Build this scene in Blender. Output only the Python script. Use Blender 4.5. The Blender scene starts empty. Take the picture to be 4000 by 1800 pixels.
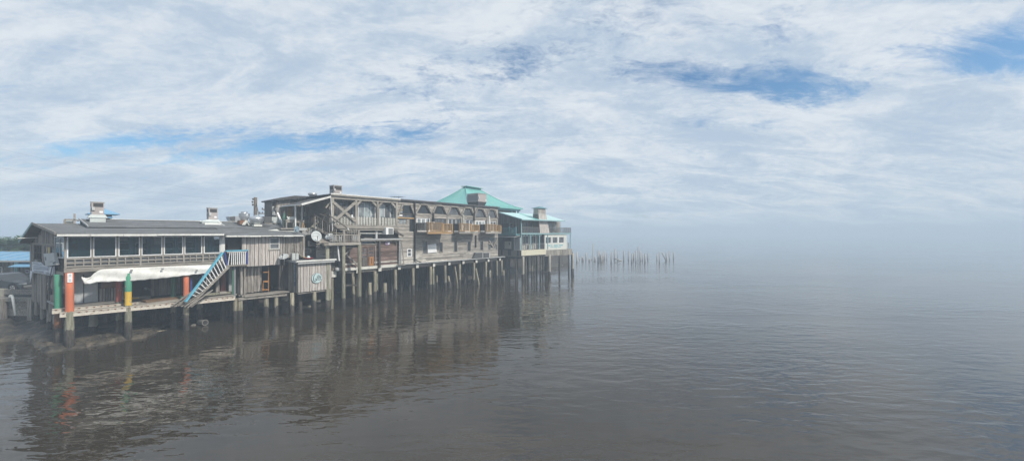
import bpy, math, random
from mathutils import Vector

R = random.Random(11)
SC = bpy.context.scene
COL = SC.collection

# ------------------------------------------------------------------ camera
HCAM, FPX, HORIZON = 7.0, 1500.0, 909.0        # eye height, focal length in photo pixels, horizon row
cam = bpy.data.cameras.new('camera')
cam.sensor_width = 36.0
cam.lens = 36.0 * FPX / 4000.0
cam.shift_y = (HORIZON - 900.0) / 4000.0
cam.clip_start, cam.clip_end = 0.1, 5000.0
camo = bpy.data.objects.new('camera', cam)
camo.location = (0, 0, HCAM)
camo.rotation_euler = (math.radians(90), 0, 0)
COL.objects.link(camo)
SC.camera = camo

# ------------------------------------------------------------------ sky, sun, exposure
SUN_DIR = Vector((0.80, -0.42, 0.85)).normalized()      # towards the sun
SUN_EL = math.asin(SUN_DIR.z)
SUN_AZ = math.atan2(SUN_DIR.x, SUN_DIR.y)


def link(nt, a, ao, b, bi):
    nt.links.new(a.outputs[ao], b.inputs[bi])


def mathn(nt, op, a, b=None, clamp=False):
    n = nt.nodes.new('ShaderNodeMath'); n.operation = op; n.use_clamp = clamp
    for i, x in enumerate((a, b)):
        if x is None: continue
        if isinstance(x, (int, float)): n.inputs[i].default_value = x
        else: nt.links.new(x, n.inputs[i])
    return n.outputs[0]


def maprange(nt, x, a, b, c=0.0, d=1.0, smooth=True):
    n = nt.nodes.new('ShaderNodeMapRange')
    n.interpolation_type = 'SMOOTHSTEP' if smooth else 'LINEAR'
    nt.links.new(x, n.inputs['Value'])
    for k, val in (('From Min', a), ('From Max', b), ('To Min', c), ('To Max', d)):
        n.inputs[k].default_value = val
    return n.outputs['Result']


def noise(nt, vec, scale, detail=4.0, rough=0.55, dist=0.0):
    n = nt.nodes.new('ShaderNodeTexNoise')
    n.inputs['Scale'].default_value = scale
    n.inputs['Detail'].default_value = detail
    n.inputs['Roughness'].default_value = rough
    n.inputs['Distortion'].default_value = dist
    if vec is not None: nt.links.new(vec, n.inputs['Vector'])
    return n.outputs['Fac']


def mapping(nt, vec, loc=(0, 0, 0), rot=(0, 0, 0), scale=(1, 1, 1)):
    n = nt.nodes.new('ShaderNodeMapping')
    n.inputs['Location'].default_value = loc
    n.inputs['Rotation'].default_value = rot
    n.inputs['Scale'].default_value = scale
    nt.links.new(vec, n.inputs['Vector'])
    return n.outputs['Vector']


def mixc(nt, fac, a, b, blend='MIX'):
    n = nt.nodes.new('ShaderNodeMix'); n.data_type = 'RGBA'; n.blend_type = blend
    if isinstance(fac, (int, float)): n.inputs['Factor'].default_value = fac
    else: nt.links.new(fac, n.inputs['Factor'])
    for i, x in ((6, a), (7, b)):
        if isinstance(x, (tuple, list)): n.inputs[i].default_value = tuple(x)[:3] + (1,)
        else: nt.links.new(x, n.inputs[i])
    return n.outputs[2]


SKY_STRENGTH = 0.1
world = bpy.data.worlds.new('World')
SC.world = world
world.use_nodes = True
nt = world.node_tree
nt.nodes.clear()
wo = nt.nodes.new('ShaderNodeOutputWorld')
bg = nt.nodes.new('ShaderNodeBackground')
bg.inputs['Strength'].default_value = SKY_STRENGTH
sky = nt.nodes.new('ShaderNodeTexSky')
sky.sky_type = 'NISHITA'
sky.sun_disc = False
sky.sun_elevation = SUN_EL
sky.sun_rotation = SUN_AZ
sky.air_density = 1.0; sky.dust_density = 1.5; sky.ozone_density = 1.5
tc = nt.nodes.new('ShaderNodeTexCoord')
sep = nt.nodes.new('ShaderNodeSeparateXYZ')
link(nt, tc, 'Generated', sep, 0)
zc = mathn(nt, 'MAXIMUM', sep.outputs['Z'], 0.0)
zc = mathn(nt, 'ADD', zc, 0.24)
cx = mathn(nt, 'DIVIDE', sep.outputs['X'], zc)
cy = mathn(nt, 'DIVIDE', sep.outputs['Y'], zc)
cmb = nt.nodes.new('ShaderNodeCombineXYZ')
nt.links.new(cx, cmb.inputs['X']); nt.links.new(cy, cmb.inputs['Y'])
CP = cmb.outputs[0]


def cloud_xy(px, py):                                   # where a photo pixel looks on the cloud sheet
    d = Vector(((px - 2000) / FPX, 1.0, (HORIZON - py) / FPX)).normalized()
    return d.x / (d.z + 0.24), d.y / (d.z + 0.24)


big = noise(nt, mapping(nt, CP, (3.1, 1.7, 0), (0, 0, 0.45), (0.8, 1.5, 1)), 1.0, 5, 0.55, 0.8)
mid = noise(nt, mapping(nt, CP, (7.3, 2.2, 0), (0, 0, 0.42), (2.2, 4.2, 1)), 1.5, 9, 0.66, 0.9)
fine = noise(nt, mapping(nt, CP, (1.3, 9.2, 0), (0, 0, 0.2), (9.0, 13.0, 1)), 2.4, 7, 0.68, 0.5)
mottle = maprange(nt, noise(nt, mapping(nt, CP, (5.0, 3.3, 0)), 1.1, 3, .5), .42, .62, .06, .26)
cl = mathn(nt, 'ADD', mathn(nt, 'MULTIPLY', big, 0.42), mathn(nt, 'MULTIPLY', mid, 0.56))
cl = mathn(nt, 'ADD', cl, mathn(nt, 'MULTIPLY', mathn(nt, 'SUBTRACT', fine, .5), mottle))
cl = mathn(nt, 'ADD', cl, 0.01)
# openings in the cloud sheet where blue shows through
for (px, py, ex, ey, amt) in ((2920, 320, 560, 85, .23), (3960, 190, 460, 180, .23), (1250, 545, 700, 75, .20), (2050, 90, 500, 90, -.06),
                              (480, 560, 560, 55, .18), (1720, 170, 300, 90, -.06), (3300, 560, 420, 60, .06), (2750, 130, 300, 70, .06),
                              (2850, 480, 260, 40, .08)):
    x0, y0 = cloud_xy(px, py)
    x1 = cloud_xy(px + ex, py)[0]; y1 = cloud_xy(px, py - ey)[1]
    dv = nt.nodes.new('ShaderNodeVectorMath'); dv.operation = 'SUBTRACT'
    nt.links.new(CP, dv.inputs[0]); dv.inputs[1].default_value = (x0, y0, 0)
    ds = nt.nodes.new('ShaderNodeVectorMath'); ds.operation = 'MULTIPLY'
    nt.links.new(dv.outputs[0], ds.inputs[0])
    ds.inputs[1].default_value = (1 / max(abs(x1 - x0), .05), 1 / max(abs(y1 - y0), .05), 0)
    ln = nt.nodes.new('ShaderNodeVectorMath'); ln.operation = 'LENGTH'
    nt.links.new(ds.outputs[0], ln.inputs[0])
    g = maprange(nt, ln.outputs['Value'], 0.0, 1.5, amt, 0.0)
    cl = mathn(nt, 'SUBTRACT', cl, g)
cover = maprange(nt, cl, 0.23, 0.47, 0.0, 1.0)
shade = noise(nt, mapping(nt, CP, (2.0, 5.0, 0), (0, 0, .45), (1.3, 2.6, 1)), 1.5, 8, 0.64, 0.6)
shade = mathn(nt, 'ADD', shade, mathn(nt, 'MULTIPLY', mathn(nt, 'SUBTRACT', fine, .5), .30))
shade = maprange(nt, shade, 0.33, 0.68, 0, 1)
cloudcol = mixc(nt, shade, (4.9, 6.0, 7.35), (7.9, 8.4, 8.9))
bluesky = mixc(nt, 1.0, sky.outputs['Color'], (0.80, 1.16, 1.36), 'MULTIPLY')
skycol = mixc(nt, mathn(nt, 'MULTIPLY', cover, 0.96), bluesky, cloudcol)
nt.links.new(skycol, bg.inputs['Color'])
link(nt, bg, 0, wo, 0)

sl = bpy.data.lights.new('sun', 'SUN')
sl.energy = 4.2
sl.angle = math.radians(4)
sl.color = (1.0, 0.93, 0.82)
slo = bpy.data.objects.new('sun', sl)
slo.rotation_euler = SUN_DIR.to_track_quat('Z', 'Y').to_euler()
slo.location = (30, -20, 60)
COL.objects.link(slo)

SC.view_settings.view_transform = 'Standard'
SC.view_settings.look = 'None'
SC.view_settings.gamma = 1.0
SC.view_settings.exposure = 0.0
SC.view_settings.use_curve_mapping = False
SC.cycles.volume_bounces = 3
SC.cycles.max_bounces = 8
SC.cycles.use_denoising = True
SC.cycles.sample_clamp_indirect = 6.0


# ------------------------------------------------------------------ frames: local (along, inward, up) -> world
class Frame:
    def __init__(s, ox, oy, ux, uy):
        l = math.hypot(ux, uy)
        s.ox, s.oy, s.ux, s.uy = ox, oy, ux / l, uy / l
        s.nx, s.ny = -s.uy, s.ux

    def W(s, u, v, z):
        return Vector((s.ox + u * s.ux + v * s.nx, s.oy + u * s.uy + v * s.ny, z))

    def u(s, px, v=0.0):                                # where the sight line of photo column px meets plane v
        a = (px - 2000) / FPX
        bx, by = s.ox + v * s.nx, s.oy + v * s.ny
        return (a * by - bx) / (s.ux - a * s.uy)

    def uz(s, px, py, v=0.0):
        u = s.u(px, v)
        d = s.oy + u * s.uy + v * s.ny
        return u, HCAM - (py - HORIZON) * d / FPX

    def z(s, px, py, v=0.0):
        return s.uz(px, py, v)[1]

    def pt(s, px, py, v=0.0):
        u, z = s.uz(px, py, v)
        return s.W(u, v, z)


TH = math.atan2(1200, 1500)
F = Frame(-26.85, 23.3, math.sin(TH), math.cos(TH))         # the row of buildings along the dock
_c = F.W(F.u(255, 0), 0, 0)
FL = Frame(_c.x, _c.y, -0.857, 0.514)                       # left end wall of the near building (v > 0 is outside)
FD = Frame(1.6, 57.1, 0.729, 0.684)                         # the far house
FE = Frame(0, 34, 1, 0)                                     # the street side at the far left
ROTF = math.atan2(F.uy, F.ux)


# ------------------------------------------------------------------ mesh building
class MB:
    def __init__(s):
        s.v, s.f, s.m, s.r = [], [], [], []

    def add(s, pts, faces, mi=0, r=None):
        b = len(s.v)
        r = R.random() if r is None else r
        s.v += [tuple(p) for p in pts]
        for f in faces:
            s.f.append([b + i for i in f]); s.m.append(mi); s.r.append(r)
        return s

    def hexa(s, p, mi=0, r=None):                          # p: 4 bottom (ccw), 4 top
        return s.add(p, [(3, 2, 1, 0), (4, 5, 6, 7), (0, 1, 5, 4), (1, 2, 6, 5), (2, 3, 7, 6), (3, 0, 4, 7)], mi, r)

    def box(s, fr, u0, u1, v0, v1, z0, z1, mi=0, r=None):
        w = fr.W
        return s.hexa([w(u0, v0, z0), w(u1, v0, z0), w(u1, v1, z0), w(u0, v1, z0),
                       w(u0, v0, z1), w(u1, v0, z1), w(u1, v1, z1), w(u0, v1, z1)], mi, r)

    def frustum(s, fr, a, b, mi=0, r=None):               # a, b = (u0,u1,v0,v1,z)
        w = fr.W; P = []
        for (u0, u1, v0, v1, z) in (a, b):
            P += [w(u0, v0, z), w(u1, v0, z), w(u1, v1, z), w(u0, v1, z)]
        return s.hexa(P, mi, r)

    def beam(s, p, q, w, h, mi=0, r=None, side=None):
        p, q = Vector(p), Vector(q)
        d = (q - p).normalized()
        if side is None:
            side = d.cross(Vector((0, 0, 1)))
            if side.length < .05: side = Vector((F.ux, F.uy, 0))
        side = Vector(side); side = (side - d * side.dot(d)).normalized()
        up = side.cross(d)
        a, b = side * w / 2, up * h / 2
        return s.hexa([p - a - b, p + a - b, q + a - b, q - a - b, p - a + b, p + a + b, q + a + b, q - a + b], mi, r)

    def tube(s, pts, rad, n=8, mi=0, r=None, caps=True, wob=0.0):
        pts = [Vector(p) for p in pts]
        rads = rad if isinstance(rad, (list, tuple)) else [rad] * len(pts)
        V, Fc = [], []
        pr = None
        for i, p in enumerate(pts):
            d = (pts[min(i + 1, len(pts) - 1)] - pts[max(i - 1, 0)]).normalized()
            if pr is None:
                pr = d.cross(Vector((0, 1, 0.3)))
                if pr.length < .05: pr = d.cross(Vector((1, 0, 0)))
            pr = (pr - d * pr.dot(d)).normalized()
            q = d.cross(pr)
            for k in range(n):
                t = 2 * math.pi * k / n
                rr = rads[i] * (1 + (R.uniform(-wob, wob) if wob else 0))
                V.append(p + (pr * math.cos(t) + q * math.sin(t)) * rr)
        for i in range(len(pts) - 1):
            for k in range(n):
                a, b = i * n + k, i * n + (k + 1) % n
                Fc.append((a, b, b + n, a + n))
        if caps:
            Fc.append(tuple(range(n - 1, -1, -1)))
            Fc.append(tuple((len(pts) - 1) * n + k for k in range(n)))
        mis = mi if isinstance(mi, (list, tuple)) else None
        base = len(s.v)
        r = R.random() if r is None else r
        s.v += [tuple(p) for p in V]
        for j, f in enumerate(Fc):
            s.f.append([base + i for i in f]); s.r.append(r)
            s.m.append(mis[min(j // n, len(mis) - 1)] if mis else mi)
        return s

    def lathe(s, c, prof, n=16, mi=0, r=None):              # prof: (radius, z)
        c = Vector(c); V, Fc = [], []
        for (rr, z) in prof:
            for k in range(n):
                t = 2 * math.pi * k / n
                V.append(c + Vector((rr * math.cos(t), rr * math.sin(t), z)))
        for i in range(len(prof) - 1):
            for k in range(n):
                a, b = i * n + k, i * n + (k + 1) % n
                Fc.append((a, b, b + n, a + n))
        Fc.append(tuple(range(n - 1, -1, -1)))
        Fc.append(tuple((len(prof) - 1) * n + k for k in range(n)))
        return s.add(V, Fc, mi, r)

    def prism(s, pts, ext, mi=0, r=None):                  # a flat outline given a thickness vector
        pts = [Vector(p) for p in pts]; ext = Vector(ext); n = len(pts)
        Fc = [tuple(range(n)), tuple(range(2 * n - 1, n - 1, -1))]
        for k in range(n):
            j = (k + 1) % n
            Fc.append((k, k + n, j + n, j))
        return s.add(pts + [p + ext for p in pts], Fc, mi, r)

    def build(s, name, mats, parent=None, loc=None, smooth=False, kind=None):
        o3 = LOC[parent.name] if parent is not None else Vector(loc or (0, 0, 0))
        me = bpy.data.meshes.new(name)
        me.from_pydata([(x - o3.x, y - o3.y, z - o3.z) for (x, y, z) in s.v], [], s.f)
        for m in (mats if isinstance(mats, (list, tuple)) else [mats]):
            me.materials.append(m)
        if any(s.m): me.polygons.foreach_set('material_index', s.m)
        at = me.attributes.new('rnd', 'FLOAT', 'FACE')
        at.data.foreach_set('value', s.r)
        if smooth: me.polygons.foreach_set('use_smooth', [True] * len(s.f))
        me.update()
        o = bpy.data.objects.new(name, me)
        COL.objects.link(o)
        if parent is not None:
            o.parent = parent
        else:
            o.location = o3
        if kind: o['kind'] = kind
        LOC[o.name] = o3
        return o


LOC = {}


def thing(name, label, cat, loc, group=None):
    o = bpy.data.objects.new(name, None)
    o.empty_display_size = 0.3
    COL.objects.link(o)
    o.location = loc
    o['label'] = label; o['category'] = cat
    if group: o['group'] = group
    LOC[o.name] = Vector(loc)
    return o


def tag(o, label, cat, group=None):
    o['label'] = label; o['category'] = cat
    if group: o['group'] = group
    return o


def P(parent, name, mat, fn, *a, smooth=False, kind=None, label=None, **k):
    m = MB(); getattr(m, fn)(*a, **k)
    o = m.build(name, mat, parent, smooth=smooth, kind=kind)
    if label: o['label'] = label
    return o


# ------------------------------------------------------------------ materials
def newmat(name):
    m = bpy.data.materials.new(name); m.use_nodes = True
    nt = m.node_tree; b = nt.nodes['Principled BSDF']
    return m, nt, b


def bump(nt, b, h, strength, dist=0.02):
    n = nt.nodes.new('ShaderNodeBump')
    n.inputs['Strength'].default_value = strength; n.inputs['Distance'].default_value = dist
    nt.links.new(h, n.inputs['Height']); nt.links.new(n.outputs[0], b.inputs['Normal'])


def geo_pos(nt, rot=True):
    g = nt.nodes.new('ShaderNodeNewGeometry')
    if not rot: return g.outputs['Position']
    return mapping(nt, g.outputs['Position'], (0, 0, 0), (0, 0, -ROTF), (1, 1, 1))


def rnd(nt):
    a = nt.nodes.new('ShaderNodeAttribute'); a.attribute_name = 'rnd'
    return a.outputs['Fac']


def wood(name, dark, mid_, light, axis='v', rough=0.85, var=0.5, stain=0.5, sc=1.0):
    m, nt, b = newmat(name)
    p = geo_pos(nt)
    s = (7 * sc, 7 * sc, .55 * sc) if axis == 'v' else (.55 * sc, 7 * sc, 7 * sc)
    r = rnd(nt)
    off = nt.nodes.new('ShaderNodeVectorMath'); off.operation = 'ADD'
    cm = nt.nodes.new('ShaderNodeCombineXYZ')
    nt.links.new(mathn(nt, 'MULTIPLY', r, 13.0), cm.inputs[0]); nt.links.new(mathn(nt, 'MULTIPLY', r, 7.0), cm.inputs[2])
    nt.links.new(p, off.inputs[0]); nt.links.new(cm.outputs[0], off.inputs[1])
    g = noise(nt, mapping(nt, off.outputs[0], scale=s), 2.0, 7, 0.68, 0.4)
    blotch = noise(nt, mapping(nt, p, scale=(1, 1, .6)), 0.9, 4, 0.6)
    c = mixc(nt, maprange(nt, g, .34, .62), dark, mid_)
    c = mixc(nt, mathn(nt, 'MULTIPLY', maprange(nt, g, .52, .78), 0.8), c, light)
    c = mixc(nt, mathn(nt, 'MULTIPLY', maprange(nt, blotch, .45, .75), stain), c, dark)
    k = maprange(nt, r, 0, 1, 1 - var, 1 + var * .55, False)
    kk = nt.nodes.new('ShaderNodeCombineXYZ')
    for i in range(3): nt.links.new(k, kk.inputs[i])
    c = mixc(nt, 1.0, c, kk.outputs[0], 'MULTIPLY')
    c = mixc(nt, 1.0, c, (1.02, .995, .96), 'MULTIPLY')
    nt.links.new(c, b.inputs['Base Color'])
    b.inputs['Roughness'].default_value = rough
    b.inputs['Specular IOR Level'].default_value = 0.25
    bump(nt, b, g, 0.35, 0.015)
    return m


def paint(name, col, rough=0.55, dirt=0.3, dirtcol=(.10, .09, .075), metal=0.0, sc=2.0, stretch=(1, 1, .35), spec=.4):
    m, nt, b = newmat(name)
    p = geo_pos(nt)
    n1 = noise(nt, mapping(nt, p, scale=stretch), sc, 6, 0.65, 0.5)
    n2 = noise(nt, p, sc * 5, 4, 0.6)
    c = mixc(nt, mathn(nt, 'MULTIPLY', maprange(nt, n1, .48, .75), dirt), col, dirtcol)
    k = maprange(nt, n2, .25, .75, .86, 1.1, False)
    r = maprange(nt, rnd(nt), 0, 1, .9, 1.06, False)
    k = mathn(nt, 'MULTIPLY', k, r)
    kk = nt.nodes.new('ShaderNodeCombineXYZ')
    for i in range(3): nt.links.new(k, kk.inputs[i])
    c = mixc(nt, 1.0, c, kk.outputs[0], 'MULTIPLY')
    nt.links.new(c, b.inputs['Base Color'])
    b.inputs['Roughness'].default_value = rough
    b.inputs['Metallic'].default_value = metal
    b.inputs['Specular IOR Level'].default_value = spec
    return m


def chipped(name, col, under=(.26, .24, .21), sc=5.0):
    """old paint flaking off down to the bare post"""
    m, nt, b = newmat(name)
    p = geo_pos(nt)
    n1 = noise(nt, mapping(nt, p, scale=(1, 1, .55)), sc, 7, 0.7, 0.6)
    n2 = noise(nt, p, sc * 4, 5, 0.65)
    n3 = noise(nt, mapping(nt, p, scale=(1, 1, .2)), sc * .8, 4, .6)
    c = mixc(nt, maprange(nt, n3, .35, .75, 0, .45), col, tuple(x * .55 + .05 for x in col))
    c = mixc(nt, maprange(nt, n1, .60, .64), c, under)
    c = mixc(nt, maprange(nt, n2, .62, .75, 0, .6), c, tuple(x * .5 for x in under))
    nt.links.new(c, b.inputs['Base Color'])
    b.inputs['Roughness'].default_value = .7
    b.inputs['Specular IOR Level'].default_value = .3
    bump(nt, b, n1, .5, .02)
    return m


def glass(name, tint, rough=0.06, alpha=1.0, spec=.6):
    m, nt, b = newmat(name)
    p = geo_pos(nt)
    n = noise(nt, mapping(nt, p, scale=(1, 1, .7)), 1.6, 3, .5)
    c = mixc(nt, maprange(nt, n, .35, .7), tint, tuple(x * 2.2 for x in tint))
    nt.links.new(c, b.inputs['Base Color'])
    b.inputs['Roughness'].default_value = rough
    b.inputs['Specular IOR Level'].default_value = spec
    b.inputs['Alpha'].default_value = alpha
    return m


M = {}
M['wood_v'] = wood('weathered_boards_upright', (0.150, 0.138, 0.129), (0.338, 0.319, 0.300), (0.500, 0.481, 0.463), 'v')
M['wood_h'] = wood('weathered_boards_level', (0.150, 0.135, 0.121), (0.350, 0.328, 0.304), (0.537, 0.512, 0.481), 'h')
M['wood_hut'] = wood('pale_weathered_boards', (0.331, 0.304, 0.290), (0.538, 0.511, 0.497), (0.718, 0.690, 0.662), 'v', var=.25, stain=.2)
M['wood_dark'] = wood('dark_weathered_boards', (.055, .05, .046), (.12, .112, .105), (.2, .19, .18), 'v')
M['wood_dark_h'] = wood('dark_weathered_boards_level', (.06, .054, .05), (.13, .12, .112), (.21, .2, .19), 'h')
M['siding'] = wood('grey_lap_siding', (0.207, 0.189, 0.171), (0.403, 0.384, 0.360), (0.586, 0.567, 0.543), 'h', var=.42, stain=.3)
M['siding_red'] = wood('faded_red_lap_siding', (0.099, 0.066, 0.057), (0.209, 0.149, 0.130), (0.363, 0.308, 0.286), 'h', var=.45, stain=.3)
M['siding_pale'] = wood('bleached_lap_siding', (0.287, 0.276, 0.253), (0.529, 0.517, 0.483), (0.713, 0.701, 0.667), 'h', var=.35, stain=.3)
M['timber'] = wood('grey_timber', (0.180, 0.168, 0.152), (0.348, 0.330, 0.306), (0.504, 0.480, 0.450), 'h', var=.25, stain=.35)
M['timber_v'] = wood('grey_timber_upright', (0.180, 0.168, 0.152), (0.348, 0.330, 0.306), (0.504, 0.480, 0.450), 'v', var=.25, stain=.35)
M['tan'] = wood('new_tan_lumber', (.30, .19, .085), (.48, .32, .16), (.60, .43, .24), 'v', var=.22, stain=.15)
M['tan_h'] = wood('new_tan_lumber_level', (.30, .19, .085), (.48, .32, .16), (.60, .43, .24), 'h', var=.2, stain=.15)
M['orange_wood'] = wood('orange_stained_wood', (.28, .13, .04), (.46, .23, .085), (.55, .32, .14), 'v', var=.15, stain=.15)
M['plywood'] = wood('brown_plywood', (.12, .075, .045), (.20, .13, .082), (.28, .2, .14), 'h', var=.1, stain=.3)
M['white'] = paint('white_paint', (.74, .74, .71), dirt=.35)
M['white_clean'] = paint('clean_white_paint', (.80, .81, .82), dirt=.08)
M['white_frame'] = paint('white_window_frame', (.70, .71, .70), dirt=.2)
M['cream'] = paint('cream_paint', (.62, .59, .46), dirt=.25)
M['off_white'] = paint('off_white_wall', (.66, .67, .62), dirt=.2)
M['pale_grey'] = paint('pale_grey_paint', (.42, .43, .43), dirt=.3)
M['grey_panel'] = paint('grey_sheet_panel', (.40, .425, .44), dirt=.35)
M['mid_grey'] = paint('grey_paint', (.19, .195, .2), dirt=.3)
M['dark_grey'] = paint('dark_grey_wall', (.085, .085, .09), dirt=.25, dirtcol=(.05, .045, .04))
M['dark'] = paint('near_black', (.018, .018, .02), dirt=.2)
M['black'] = paint('black_fabric', (.012, .012, .014), dirt=.1, rough=.8)
M['concrete'] = paint('weathered_concrete', (.36, .34, .29), dirt=.5, rough=.9)
M['concrete_white'] = paint('painted_beam_end', (.62, .61, .56), dirt=.35, rough=.8)
M['teal_roof'] = paint('teal_metal_roof', (.19, .47, .44), dirt=.35, dirtcol=(.30, .42, .40), rough=.45, sc=.7)
M['pale_teal_roof'] = paint('pale_teal_metal_roof', (.46, .66, .66), dirt=.1, rough=.45, sc=.7)
M['teal_trim'] = paint('teal_trim_paint', (.10, .24, .27), dirt=.2)
M['teal_pale'] = paint('pale_teal_trim', (.26, .42, .44), dirt=.2)
M['blue_rail'] = paint('sky_blue_paint', (.13, .45, .61), dirt=.3, rough=.5)
M['blue_roof'] = paint('blue_metal_roof', (.17, .36, .54), dirt=.25, rough=.4)
M['deep_blue'] = paint('deep_blue_paint', (.03, .05, .22), dirt=.25)
M['blue_board'] = paint('faded_blue_board', (.045, .10, .19), dirt=.4)
M['orange'] = chipped('orange_paint', (.62, .17, .075))
M['red_worn'] = chipped('worn_red_paint', (.36, .085, .06), (.34, .31, .28))
M['dark_red'] = paint('dark_red_paint', (.23, .07, .045), dirt=.3)
M['green'] = chipped('green_paint', (.06, .27, .17))
M['green_worn'] = paint('worn_green_paint', (.06, .17, .11), dirt=.5)
M['yellow'] = chipped('yellow_paint', (.68, .45, .06))
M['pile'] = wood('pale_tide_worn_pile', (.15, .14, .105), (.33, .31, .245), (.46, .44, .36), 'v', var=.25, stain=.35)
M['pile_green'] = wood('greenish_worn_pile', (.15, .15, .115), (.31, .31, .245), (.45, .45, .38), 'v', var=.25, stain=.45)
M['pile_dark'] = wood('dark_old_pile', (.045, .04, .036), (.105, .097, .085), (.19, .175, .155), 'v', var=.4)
M['barnacle'] = wood('barnacled_pile_foot', (.04, .037, .033), (.115, .107, .096), (.27, .255, .235), 'v', var=.3, sc=2.5)
M['rust_white'] = paint('rusty_white_steel', (.58, .54, .47), dirt=.75, dirtcol=(.20, .085, .035), sc=3.2, stretch=(1, 1, 1.4))
M['haze_paled'] = wood('haze_paled_piling', (.33, .325, .32), (.45, .445, .44), (.56, .555, .55), 'v', var=.2, stain=.2)  # extra pale colour paints the fog's fade onto the far pilings
M['rust'] = paint('rusty_steel', (.20, .09, .045), dirt=.5)
M['galv'] = paint('galvanised_metal', (.56, .58, .60), dirt=.2, rough=.38, metal=.75)
M['ac'] = paint('beige_grey_cabinet', (.40, .36, .35), dirt=.2)
M['ac_light'] = paint('pale_cabinet', (.52, .53, .52), dirt=.2)
M['grille'] = paint('dark_grille', (.06, .058, .058), dirt=.2)
M['curb'] = paint('pale_sheet_curb', (.52, .56, .55), dirt=.3)
M['dish'] = paint('grey_dish', (.52, .55, .56), dirt=.15)
M['dish_blue'] = paint('blue_grey_dish', (.30, .40, .47), dirt=.15)
M['dish_beige'] = paint('beige_dish', (.48, .46, .40), dirt=.35)
M['tarp'] = paint('white_tarp', (.74, .74, .72), dirt=.45, rough=.6, sc=1.1, dirtcol=(.4, .38, .34))
M['banner'] = paint('pale_banner', (.74, .77, .83), dirt=.15)
M['print'] = paint('grey_print', (.34, .37, .43), dirt=.3)
M['print_dark'] = paint('dark_print', (.05, .06, .075), dirt=.1)
M['print_cyan'] = paint('cyan_print', (.22, .47, .53), dirt=.3)
M['sign_blue'] = paint('pale_blue_sign', (.52, .66, .68), dirt=.2, sc=4)
M['purple'] = paint('purple_sign', (.28, .20, .31), dirt=.3, sc=6)
M['red'] = paint('red_plastic', (.45, .04, .04), dirt=.2)
M['tyre'] = paint('tyre_rubber', (.02, .02, .022), dirt=.3, rough=.8)
M['car'] = paint('dark_car_paint', (.035, .037, .042), dirt=.1, rough=.25, spec=.6)
M['rim'] = paint('alloy_rim', (.5, .5, .5), dirt=.2, rough=.4, metal=.6)
M['palm'] = paint('palm_leaf', (.055, .10, .03), dirt=.4, dirtcol=(.13, .13, .05))
M['trunk'] = paint('palm_trunk', (.14, .115, .09), dirt=.4)
M['cable'] = paint('cable', (.02, .02, .022), dirt=.1)
M['glass_dark'] = glass('dark_window_glass', (.018, .02, .023))
M['glass_grey'] = glass('grey_window_glass', (.06, .064, .07), rough=.12)
M['glass_pale'] = glass('pale_window_glass', (.17, .19, .2), rough=.12)  # pale tint also paints the reflection in the lattice porch panes
M['glass_porch'] = glass('tinted_porch_glass', (.012, .026, .032), rough=.08, alpha=.38)
M['teal_wall'] = paint('dark_teal_inner_wall', (.09, .20, .23), dirt=.3)
M['blue_post'] = paint('blue_inner_post', (.13, .30, .42), dirt=.2)
M['amber'] = paint('yellowed_blind', (.55, .42, .16), dirt=.3)

# shingle roof
m, nt, b = newmat('grey_shingles')
p = geo_pos(nt)
br = nt.nodes.new('ShaderNodeTexBrick')
br.inputs['Scale'].default_value = 1.0
br.inputs['Brick Width'].default_value = .34; br.inputs['Row Height'].default_value = .15
br.inputs['Mortar Size'].default_value = .006; br.inputs['Bias'].default_value = -.2
br.inputs['Color1'].default_value = (.10, .108, .115, 1); br.inputs['Color2'].default_value = (.20, .21, .22, 1)
br.inputs['Mortar'].default_value = (.06, .06, .062, 1)
nt.links.new(p, br.inputs['Vector'])
bl = noise(nt, mapping(nt, p, scale=(.35, 2.2, 1)), 1.3, 7, .7, .4)
c = mixc(nt, maprange(nt, bl, .40, .62), br.outputs['Color'], (.065, .066, .066))
sp = noise(nt, p, 40, 3, .7)
c = mixc(nt, maprange(nt, sp, .35, .75, .0, .5), c, (.24, .25, .26))
nt.links.new(c, b.inputs['Base Color']); b.inputs['Roughness'].default_value = .95
bump(nt, b, br.outputs['Fac'], -.4, .02)
M['shingle'] = m
# dark felt roof
M['felt'] = paint('dark_roof_felt', (.07, .07, .072), dirt=.5, dirtcol=(.15, .13, .11), rough=.9, sc=1.2)
# mud
m, nt, b = newmat('wet_mud')
p = geo_pos(nt)
n1 = noise(nt, p, 1.6, 8, .65, .6); n2 = noise(nt, p, 9, 5, .6)
c = mixc(nt, maprange(nt, n1, .4, .68), (.026, .023, .018), (.13, .106, .074))
c = mixc(nt, maprange(nt, n2, .5, .75), c, (.03, .027, .022))
nt.links.new(c, b.inputs['Base Color']); b.inputs['Roughness'].default_value = .65
bump(nt, b, n2, .8, .06)
M['mud'] = m
M['asphalt'] = paint('street_asphalt', (.09, .088, .085), dirt=.3, rough=.9)
M['rubble'] = wood('shell_and_rubble', (.05, .045, .04), (.13, .12, .105), (.26, .245, .22), 'v', var=.6)
M['rock'] = paint('grey_stone', (.2, .19, .17), dirt=.5, rough=.9, sc=5)

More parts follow.
